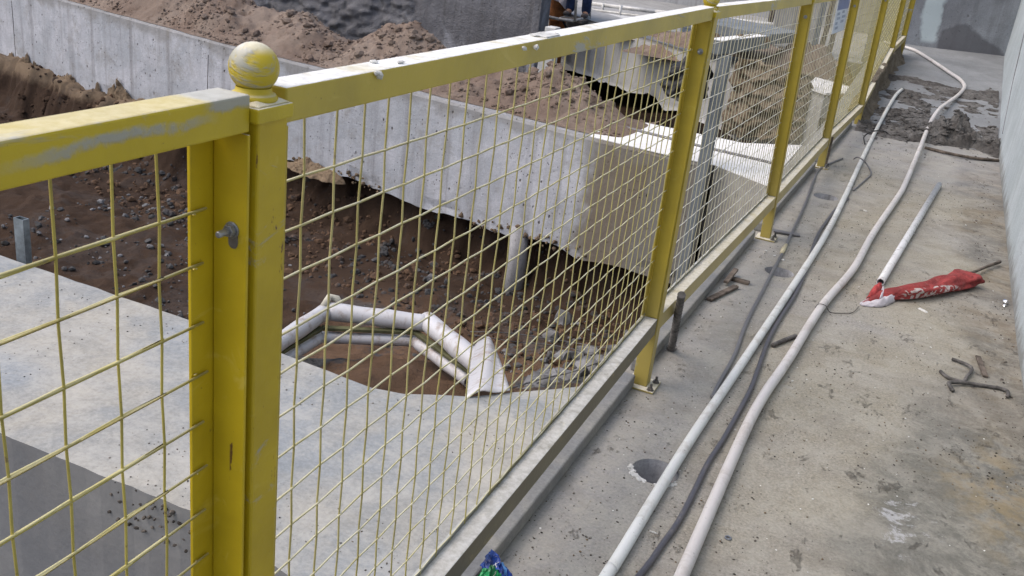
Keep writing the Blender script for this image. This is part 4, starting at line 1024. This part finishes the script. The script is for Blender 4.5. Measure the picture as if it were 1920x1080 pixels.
film = grid('clear_film', 0, 1, 0, 1, 20, 20, lambda u, v: (.02+.11*u, -.06-.05*u+.07*v*(1-.6*u), .006+.05*(1-u)**2*math.sin(PI*min(1, v+.2))+.012*abs(fr(u*3, v*3, 0, 1.5))), plain('cloudy_plastic_film', (.34, .35, .37), .25, 0, .2, 18, .004), bag)
mb = MB()
bl = bag.location
for st in [[(946,1066),(950,1074),(955,1082)], [(955,1066),(949,1074),(944,1083)], [(957,1070),(963,1073),(959,1078),(966,1083)], [(941,1070),(944,1076),(941,1084)]]:
    pass
for k, (cx, cy, sh) in enumerate([(.022, -.032, 'X'), (.03, -.05, 'R'), (.02, -.06, 'V')]):
    S_ = {'X': [((-1, -1), (1, 1)), ((-1, 1), (1, -1))], 'R': [((-1, -1), (-1, 1)), ((-1, 1), (.8, .6)), ((.8, .6), (-1, 0)), ((-1, 0), (1, -1))], 'V': [((-1, 1), (0, -1)), ((0, -1), (1, 1))]}[sh]
    for p, q in S_: mb.tube([(cx+p[0]*.004, cy+p[1]*.006, .1), (cx+q[0]*.004, cy+q[1]*.006, .1)], .0007, 4)
from mathutils.bvhtree import BVHTree
bv = BVHTree.FromPolygons([v.co.copy() for v in bag.data.vertices], [tuple(p.vertices) for p in bag.data.polygons])
V2 = []
for v in mb.V:
    hit = bv.ray_cast(Vector((v[0], v[1], .4)), Vector((0, 0, -1)))
    V2.append((v[0], v[1], (hit[0].z if hit[0] else 0)+.0012+(v[2]-.1)))
mesh('printed_letters', V2, mb.F, M_FLECK, bag)
mb = MB()

# ------------------------------------------------------------------ white pipe ring in the pit
ring = empty('pipe_ring', (-1.302, 2.521, -0.450)); tag(ring, 'ring of split white plastic pipes bent round a patch of brown soil in the pit', 'pipe ring')
ro = ring.location
def half(p, q, r_, nm, a0, a1, mat=M_PVC, flare=1.0):
    p = Vector(p); q = Vector(q); d = (q-p).normalized(); up = Vector((0, 0, 1)); sx = d.cross(up).normalized(); u = sx.cross(d)
    V = []; F = []; N = 20; L_ = 10
    for i in range(L_+1):
        c = p.lerp(q, i/L_); rr_ = r_*(1+.05*math.sin(i*1.3))*lerp(1, flare, i/L_)
        for k in range(N+1):
            a_ = math.radians(lerp(a0, a1, k/N)); V.append(c+sx*math.cos(a_)*rr_+u*math.sin(a_)*rr_-ro)
    for i in range(L_):
        for k in range(N): a_ = i*(N+1)+k; F.append((a_, a_+1, a_+N+2, a_+N+1))
    o = mesh(nm, V, F, mat, ring, True); s_ = o.modifiers.new('thickness', 'SOLIDIFY'); s_.thickness = .0035; s_.offset = 0
    return o
pA, pB, pC, pD = (-1.497, 1.857, -0.330), (-1.542, 2.411, -0.330), (-1.112, 2.583, -0.330), (-0.724, 2.319, -0.320)
half(pA, pB, .036, 'split_pipe', -70, 265); half(pB, pC, .038, 'split_pipe', -60, 262); half(Vector(pC)-Vector((.03, -.02, 0)), pD, .041, 'split_pipe', -75, 255, flare=1.12)
qA, qB, qC, qD = (-1.504, 1.875, -0.420), (-1.511, 2.332, -0.420), (-1.163, 2.552, -0.420), (-0.793, 2.358, -0.420)
half(qA, qB, .024, 'lower_pipe', -90, 260); half(qB, qC, .024, 'lower_pipe', -90, 260); half(qC, qD, .026, 'lower_pipe', -90, 260)
mb = MB()
for p, q in ((qA, qB), (qB, qC), (qC, qD)):
    p = Vector(p)+Vector((0, 0, .045))-ro; q = Vector(q)+Vector((0, 0, .045))-ro; mb.bar(p, q, .03, .016)
mb.build('inner_strip', plain('olive_inner_strip', (.1, .1, .05), .6, 0, .3, 12), ring, bevel=.003)
# opened flat sleeve resting on the beam edge
s0, s1 = Vector((-0.772, 2.344, -0.260)), Vector((-0.393, 1.549, 0.004)); t0, t1 = Vector((-0.766, 2.444, -0.260)), Vector((-0.351, 1.597, 0.004))
V = []; F = []
for i in range(17):
    u = i/16; a_ = s0.lerp(s1, u); b_ = t0.lerp(t1, u)
    wv = lerp(.035, .055, u)
    ax = (b_-a_).normalized()
    a2 = a_-ax*wv; b2_ = b_+ax*wv*.6
    for k in range(13):
        v = k/12; q = a2.lerp(b2_, v); V.append(q+Vector((0, 0, .03*math.sin(PI*v)*(1-u*.6)+.006*math.sin(v*9+u*5)+.02*math.sin(PI*u)))-ro)
for i in range(16):
    for k in range(12): F.append((i*13+k, i*13+k+1, (i+1)*13+k+1, (i+1)*13+k))
o = mesh('flat_sleeve', V, F, M_PVC, ring, True); s_ = o.modifiers.new('thickness', 'SOLIDIFY'); s_.thickness = .004
mb = MB().tube([Vector(p)-ro for p in ((-1.542, 2.384, -0.300), (-1.546, 2.437, -0.270), (-1.520, 2.457, -0.280), (-1.503, 2.454, -0.300))], .016, 8); mb.build('torn_end', plain('torn_foam', (.5, .48, .4), .9), ring, True)
wirething([(-0.947, 2.663, -0.350), (-0.829, 2.870, -0.400), (-0.605, 2.991, -0.420), (-0.405, 3.117, -0.450)], .0022, M_CHIP, 'strap', 'thin white strap running right from the pipe ring', 'strap')
wirething([(-0.917, 2.644, -0.350), (-0.808, 2.831, -0.420), (-0.649, 2.977, -0.450), (-0.352, 3.038, -0.450)], .002, M_CHIP, 'strap', 'second thin strap just below the first', 'strap')
wirething([(-0.500, 1.962, -0.200), (-0.513, 2.421, -0.350), (-0.473, 2.793, -0.450), (-0.407, 3.149, -0.500)], .003, M_CHIP, 'strap', 'grey strap rising right from the open sleeve', 'strap')
# steel tube stub at far edge of the first beam
mb = MB(); c = Vector((-2.275, 1.488, -0.020)); w_, d_ = .024, .014
V = []; 
for zz, k_ in ((-.3, 1), (.155, 1), (.155, .82), (-.1, .82)):
    V += [(c.x-w_*k_, c.y-d_*k_, zz), (c.x+w_*k_, c.y-d_*k_, zz), (c.x+w_*k_, c.y+d_*k_, zz), (c.x-w_*k_, c.y+d_*k_, zz)]
F = []
for i in range(3): F += [(i*4+k, i*4+(k+1) % 4, i*4+4+(k+1) % 4, i*4+4+k) for k in range(4)]
mb.add(V, F); thing(mb, 'steel_tube', plain('galvanised_tube', (.2, .23, .25), .5, .4, .25, 20), 'upright open rectangular steel tube behind the near beam at the far left', 'steel tube')
# pile under the second beam
mb = MB(); c = (-1.890, 5.500, -1.244); mb.tube([(c[0], c[1], -1.5), (c[0]+.01, c[1], -1.1), (c[0]+.0, c[1], -.80)], [.085, .078, .075], 18)
thing(mb, 'pile', concrete('pile_concrete', (.3, .3, .31), (.36, .36, .37), (.14, .13, .12), .4, .3, 3, .3, .004).m, 'pale round pile standing under the long beam in the pit', 'pile', smooth=True)
# column and cross beam right of the second post
mb = MB(); cx, cy = -.60, 5.24
mb.box(cx, cx+.075, cy-.04, cy+.04, -1.3, .72)
thing(mb, 'column', M_COL, 'slim blue grey column standing in front of the white topped beam', 'column', bevel=.006)
mb = MB()
mb.bar((cx-.03, cy-.05, .765), (cx+.14, cy+.75, .773), .09, .085)
cbm = thing(mb, 'cross_beam', M_COL, 'short concrete cross beam with a bright top resting on the slim column', 'cross beam', bevel=.004)
mb = MB().bar((cx-.03, cy-.05, .8085), (cx+.12, cy+.66, .8155), .086, .004); mb.build('bright_topping', M_WHITE, cbm, origin=cbm.location)
wirething([(-1.42, 5.93, .012), (-1.1, 5.86, .012), (-.7, 5.79, .012), (-.3, 5.74, .012), (-.12, 5.7, .012)], .012, M_CABLEG, 'cable', 'dark cable lying along the white topped part of the long beam', 'cable')
wirething([(-0.493, 5.200, 0.033), (-0.475, 5.180, -0.174), (-0.478, 5.160, -0.316), (-0.464, 5.140, -0.456), (-0.435, 5.120, -0.708)], .006, M_BLACK, 'cable', 'black cable hanging down the beam face left of the slim column', 'cable')
# black sheeting bundle beside the column top
def blk(u, v):
    a_ = 2*PI*u; z = lerp(.40, .74, v); R_ = (.10+.05*math.sin(v*5)+.06*fr(math.cos(a_), math.sin(a_), v*2, 2))*(.35+.65*sst(0, .12, v)*sst(1.02, .9, v))
    return (-.74+R_*math.cos(a_)*.9-.04*(1-v), 5.2+R_*math.sin(a_), z)
o = grid('black_sheeting', 0, 1, 0, 1, 40, 30, blk, M_BLACK); tag(o, 'black plastic sheeting bundle hanging left of the cross beam', 'plastic sheeting')
mb = MB(); mb.tube([(-.76, 5.05, .93), (-.745, 5.05, .83), (-.73, 5.05, .80), (-.715, 5.05, .9)], [.008, .016, .02, .008], 6); mb.tube([(-.72, 5.05, .72), (-.70, 5.05, .66)], [.01, .013], 6)
thing(mb, 'white_strap', M_FLECK, 'bright white torn strap on top of the black sheeting', 'strap', smooth=True)
mb = MB()
for k in range(14): mb.rock((-.72+.02*k+random.uniform(-.02, .02), 5.25+.05*k, .78+.02*math.sin(k)), random.uniform(.03, .05), k+600, .8)
thing(mb, 'soil_bag', M_SPOIL, 'small brown clump of soil behind the bright topped cross beam', 'soil')
# white post piece beyond the heap
mb = MB(); c = (-3.041, 8.600, -0.184); mb.hexa([(c[0]-.09, 8.55, -.2), (c[0]+.08, 8.55, -.2), (c[0]+.08, 8.7, -.2), (c[0]-.09, 8.7, -.2), (c[0]-.05, 8.55, .32), (c[0]+.07, 8.55, .32), (c[0]+.07, 8.7, .32), (c[0]-.05, 8.7, .32)])
thing(mb, 'concrete_stub', M_CEM, 'white concrete stub standing behind the soil heap below the middle rail', 'concrete stub', bevel=.01)

# ------------------------------------------------------------------ scaffold, casing and worker
M_POLE = plain('pale_scaffold_pole', (.42, .4, .37), .6, .2, .25, 6); M_POLED = plain('dark_scaffold_brace', (.03, .03, .035), .6, .2, .3, 6)
YS = 13.0
c = (-4.764, 13.300, -0.293)
mb = MB().tube([(c[0], 13.3, -1.9), (c[0], 13.3, -.12)], .13, 22).tube([(c[0], 13.3, -.12), (c[0], 13.3, .65)], .155, 22)
thing(mb, 'steel_casing', M_RUSTY, 'rusty orange steel casing pipe standing in the scaffold', 'casing pipe', smooth=False)
casx = c[0]
sc = empty('scaffold', (casx, 13.1, -1.0)); tag(sc, 'light pole scaffold built round the rusty casing pipe', 'scaffold'); so = sc.location
def pole(pts, r_, nm='pole', mat=M_POLE):
    MB().tube([Vector(p)-so for p in pts], r_, 8).build(nm, mat, sc, True)
g0 = [(-5.193, 13.000, -0.039), (-4.871, 12.800, -0.029), (-4.483, 12.600, -0.022), (-4.258, 12.600, -0.011), (-4.230, 13.200, 0.017), (-5.157, 13.800, -0.035)]
pole([g0[0], g0[2]], .022); pole([g0[2], g0[3]], .022); pole([g0[3], g0[4]], .022); pole([g0[0], g0[5]], .02); pole([(-5.205, 13.000, -0.009), (-5.023, 13.500, 0.013)], .018)
pole([(-4.871, 12.800, -0.029), (-5.035, 13.600, -0.058)], .018); pole([(-4.484, 12.600, -0.015), (-4.636, 13.400, -0.037)], .018)
pole([(-4.233, 12.600, -0.014), (-4.287, 12.600, 0.719)], .02, 'upright'); pole([(-4.779, 12.900, -0.113), (-4.869, 12.900, 0.641)], .02, 'upright')
pole([(-4.196, 13.200, -0.197), (-4.314, 13.200, 0.712)], .02, 'upright'); pole([(-5.198, 13.000, -0.063), (-5.248, 13.000, 0.437)], .016, 'upright'); pole([(-5.151, 13.600, -0.083), (-5.203, 13.600, 0.355)], .014, 'upright')
pole([(-5.123, 13.000, -0.092), (-5.015, 13.300, -0.364)], .018, 'brace', M_POLED); pole([(-4.893, 13.000, -0.089), (-4.916, 13.200, -0.262)], .014, 'brace', M_POLED); pole([(-4.487, 12.800, -0.064), (-4.487, 13.000, -0.183)], .016, 'brace', M_POLED)
pf_ = (-4.338, 13.100, 0.006)
MB().box(pf_[0]-.16-so.x, pf_[0]+.17-so.x, 12.7-so.y, 13.5-so.y, pf_[2]-.05-so.z, pf_[2]-.01-so.z).build('plank', M_WOOD, sc)
# crumpled white sheet over the casing top
def sh(u, v):
    x = lerp(-.17, .30, u); z = .42-.22*v-.14*sst(.3, 1, u)*v+.05*fr(x*3, v, 0, 3)
    return (casx+x, 13.12-.06*fr(x, v, 2, 8)-.03*v, z+.35*(1-v))
tag(grid('plastic_sheet', 0, 1, 0, 1, 24, 16, sh, M_CW), 'crumpled white sheet draped over the rusty casing', 'sheet')
# worker standing on the scaffold plank
M_JEAN = plain('navy_jeans', (.02, .035, .085), .9, 0, .3, 9, .004); M_SHOE = plain('dusty_shoes', (.1, .085, .08), .8, 0, .3, 20)
M_SHIRT = plain('grey_work_shirt', (.2, .21, .22), .9, 0, .2, 8); M_SKIN = plain('skin', (.36, .2, .13), .6, 0, .1, 10); M_HAIR = plain('dark_hair', (.015, .012, .01), .6)
fz = pf_[2]-.008; px_, py_ = pf_[0]-.04, 13.05
pr = empty('person', (px_, py_, fz)); tag(pr, 'worker in dark blue jeans and dusty shoes standing on the scaffold', 'person')
def skin(name, verts, edges, rad, mat, root=0):
    me = bpy.data.meshes.new(name); me.from_pydata(verts, edges, []); me.materials.append(mat)
    o = bpy.data.objects.new(name, me); COL.objects.link(o); o.parent = pr
    sk = o.modifiers.new('skin', 'SKIN'); lay = me.skin_vertices[0] if me.skin_vertices else None
    if lay is None:
        bmm = bmesh.new(); bmm.from_mesh(me); bmm.verts.layers.skin.verify(); bmm.to_mesh(me); bmm.free(); lay = me.skin_vertices[0]
    for i, r_ in enumerate(rad):
        lay.data[i].radius = r_ if isinstance(r_, tuple) else (r_, r_); lay.data[i].use_root = (i == root)
    sb = o.modifiers.new('sub', 'SUBSURF'); sb.levels = 2; sb.render_levels = 2; sk.use_smooth_shade = True
    return o
V = [(0, 0, .96), (0, .01, 1.12), (0, 0, 1.3), (0, 0, 1.42), (0, -.01, 1.5), (0, -.02, 1.6), (0, -.02, 1.7),
     (-.09, 0, .9), (-.11, -.02, .5), (-.12, .02, .1), (-.13, -.08, .05), (.09, 0, .9), (.12, .0, .5), (.13, .03, .1), (.15, -.07, .05),
     (-.17, 0, 1.4), (-.24, -.03, 1.14), (-.2, -.22, .98), (-.18, -.29, .95), (.17, 0, 1.4), (.24, -.03, 1.14), (.2, -.22, .98), (.18, -.29, .95)]
E = [(0,1),(1,2),(2,3),(3,4),(4,5),(5,6),(0,7),(7,8),(8,9),(9,10),(0,11),(11,12),(12,13),(13,14),(3,15),(15,16),(16,17),(17,18),(3,19),(19,20),(20,21),(21,22)]
R_ = [(.15,.11),(.14,.1),(.15,.11),(.1,.08),.05,.085,.07,.095,.065,.045,.04,.095,.065,.045,.04,.06,.045,.035,.03,.06,.045,.035,.03]
skin('body', V, E, R_, M_SKIN)
for s_ in (-1, 1):
    skin('jeans_leg', [(s_*.09, 0, .96), (s_*.1, 0, .75), (s_*.115, -.01, .5), (s_*.125, .02, .25), (s_*.13, .025, .05)], [(0,1),(1,2),(2,3),(3,4)], [.12, .1, .082, .078, .075], M_JEAN)
    skin('shoe', [(s_*.13, .06, .045), (s_*.135, -.03, .05), (s_*.145, -.13, .035)], [(0,1),(1,2)], [(.045,.05), (.05,.05), (.048,.035)], M_SHOE)
    for f_ in range(5):
        x = s_*(.155+.014*f_) if f_ < 4 else s_*.15
        skin('finger', [(s_*.18, -.28, .95), (x, -.33, .94), (x, -.36-.008*(2-abs(f_-2)), .92)] if f_ < 4 else [(s_*.175, -.27, .955), (s_*.14, -.29, .95), (s_*.13, -.32, .935)], [(0,1),(1,2)], [.011, .009, .008], M_SKIN)
    skin('sleeve', [(s_*.15, 0, 1.4), (s_*.22, -.01, 1.26), (s_*.245, -.03, 1.14)], [(0,1),(1,2)], [.08, .062, .055], M_SHIRT)
    MB().lathe([(0, -.006), (.006, -.005), (.009, 0), (.006, .005), (0, .006)], (s_*.03, -.1, 1.63), 10, 'Y').build('eye', M_HAIR, pr, True)
    MB().rock((s_*.088, -.015, 1.62), .024, 4, 1.2).build('ear', M_SKIN, pr, True)
skin('shirt', [(0, 0, .95), (0, .01, 1.12), (0, 0, 1.32), (0, 0, 1.43)], [(0,1),(1,2),(2,3)], [(.165,.125), (.16,.12), (.17,.125), (.11,.09)], M_SHIRT)
MB().rock((0, -.115, 1.605), .018, 3, 1.2).build('nose', M_SKIN, pr, True)
MB().bar((-.025, -.098, 1.565), (.025, -.098, 1.565), .008, .006).build('mouth', plain('lips', (.3, .12, .1)), pr)
MB().lathe([(.09, 1.64), (.095, 1.69), (.085, 1.74), (.05, 1.775), (0, 1.785)], (0, -.005, 0), 20).build('hair', M_HAIR, pr, True)
# white railing and timber along the deck beyond
M_WR = plain('white_rail_paint', (.6, .6, .58), .5, .1, .15, 5)
rl = empty('railing', (-4, 15.8, -.2)); tag(rl, 'low railing of whitish pipes along the deck beyond the scaffold', 'railing'); ro2 = rl.location
def rpole(p, q, r_, nm='rail', mat=M_WR): MB().tube([Vector(p)-ro2, Vector(q)-ro2], r_, 8).build(nm, mat, rl, True)
rpole((-5.404, 16.500, -0.069), (-3.933, 15.800, 0.027), .035); rpole((-3.933, 15.800, 0.027), (-1.227, 15.000, 0.206), .035); rpole((-5.267, 16.300, -0.155), (-1.194, 15.000, 0.065), .02)
for x, y0_, y1_ in ((1130, 26, 6), (1162, 36, 10), (1210, 40, 16), (1255, 45, 22), (1400, 70, 38), (1470, 75, 46)):
    a_ = x
    pass
for p, q in [((-5.060, 16.300, -0.210), (-5.070, 16.300, -0.023)), ((-4.650, 16.100, -0.241), (-4.674, 16.100, 0.024)), ((-2.165, 15.400, -0.143), (-2.204, 15.400, 0.166)), ((-1.611, 15.200, -0.065), (-1.644, 15.200, 0.195))]: rpole(p, q, .025, 'rail_post')
thing(MB().bar((-4.790, 14.900, -0.131), (-2.861, 14.200, -0.017), .7, .1), 'timber_slab', M_CEM, 'whitish slab lying below the railing right of the scaffold', 'slab', bevel=.01)
thing(MB().bar((-4.297, 14.300, -0.087), (-3.817, 14.100, -0.037), .08, .06), 'timber', M_WOOD, 'dark timber end on the whitish slab just above the middle rail', 'timber')
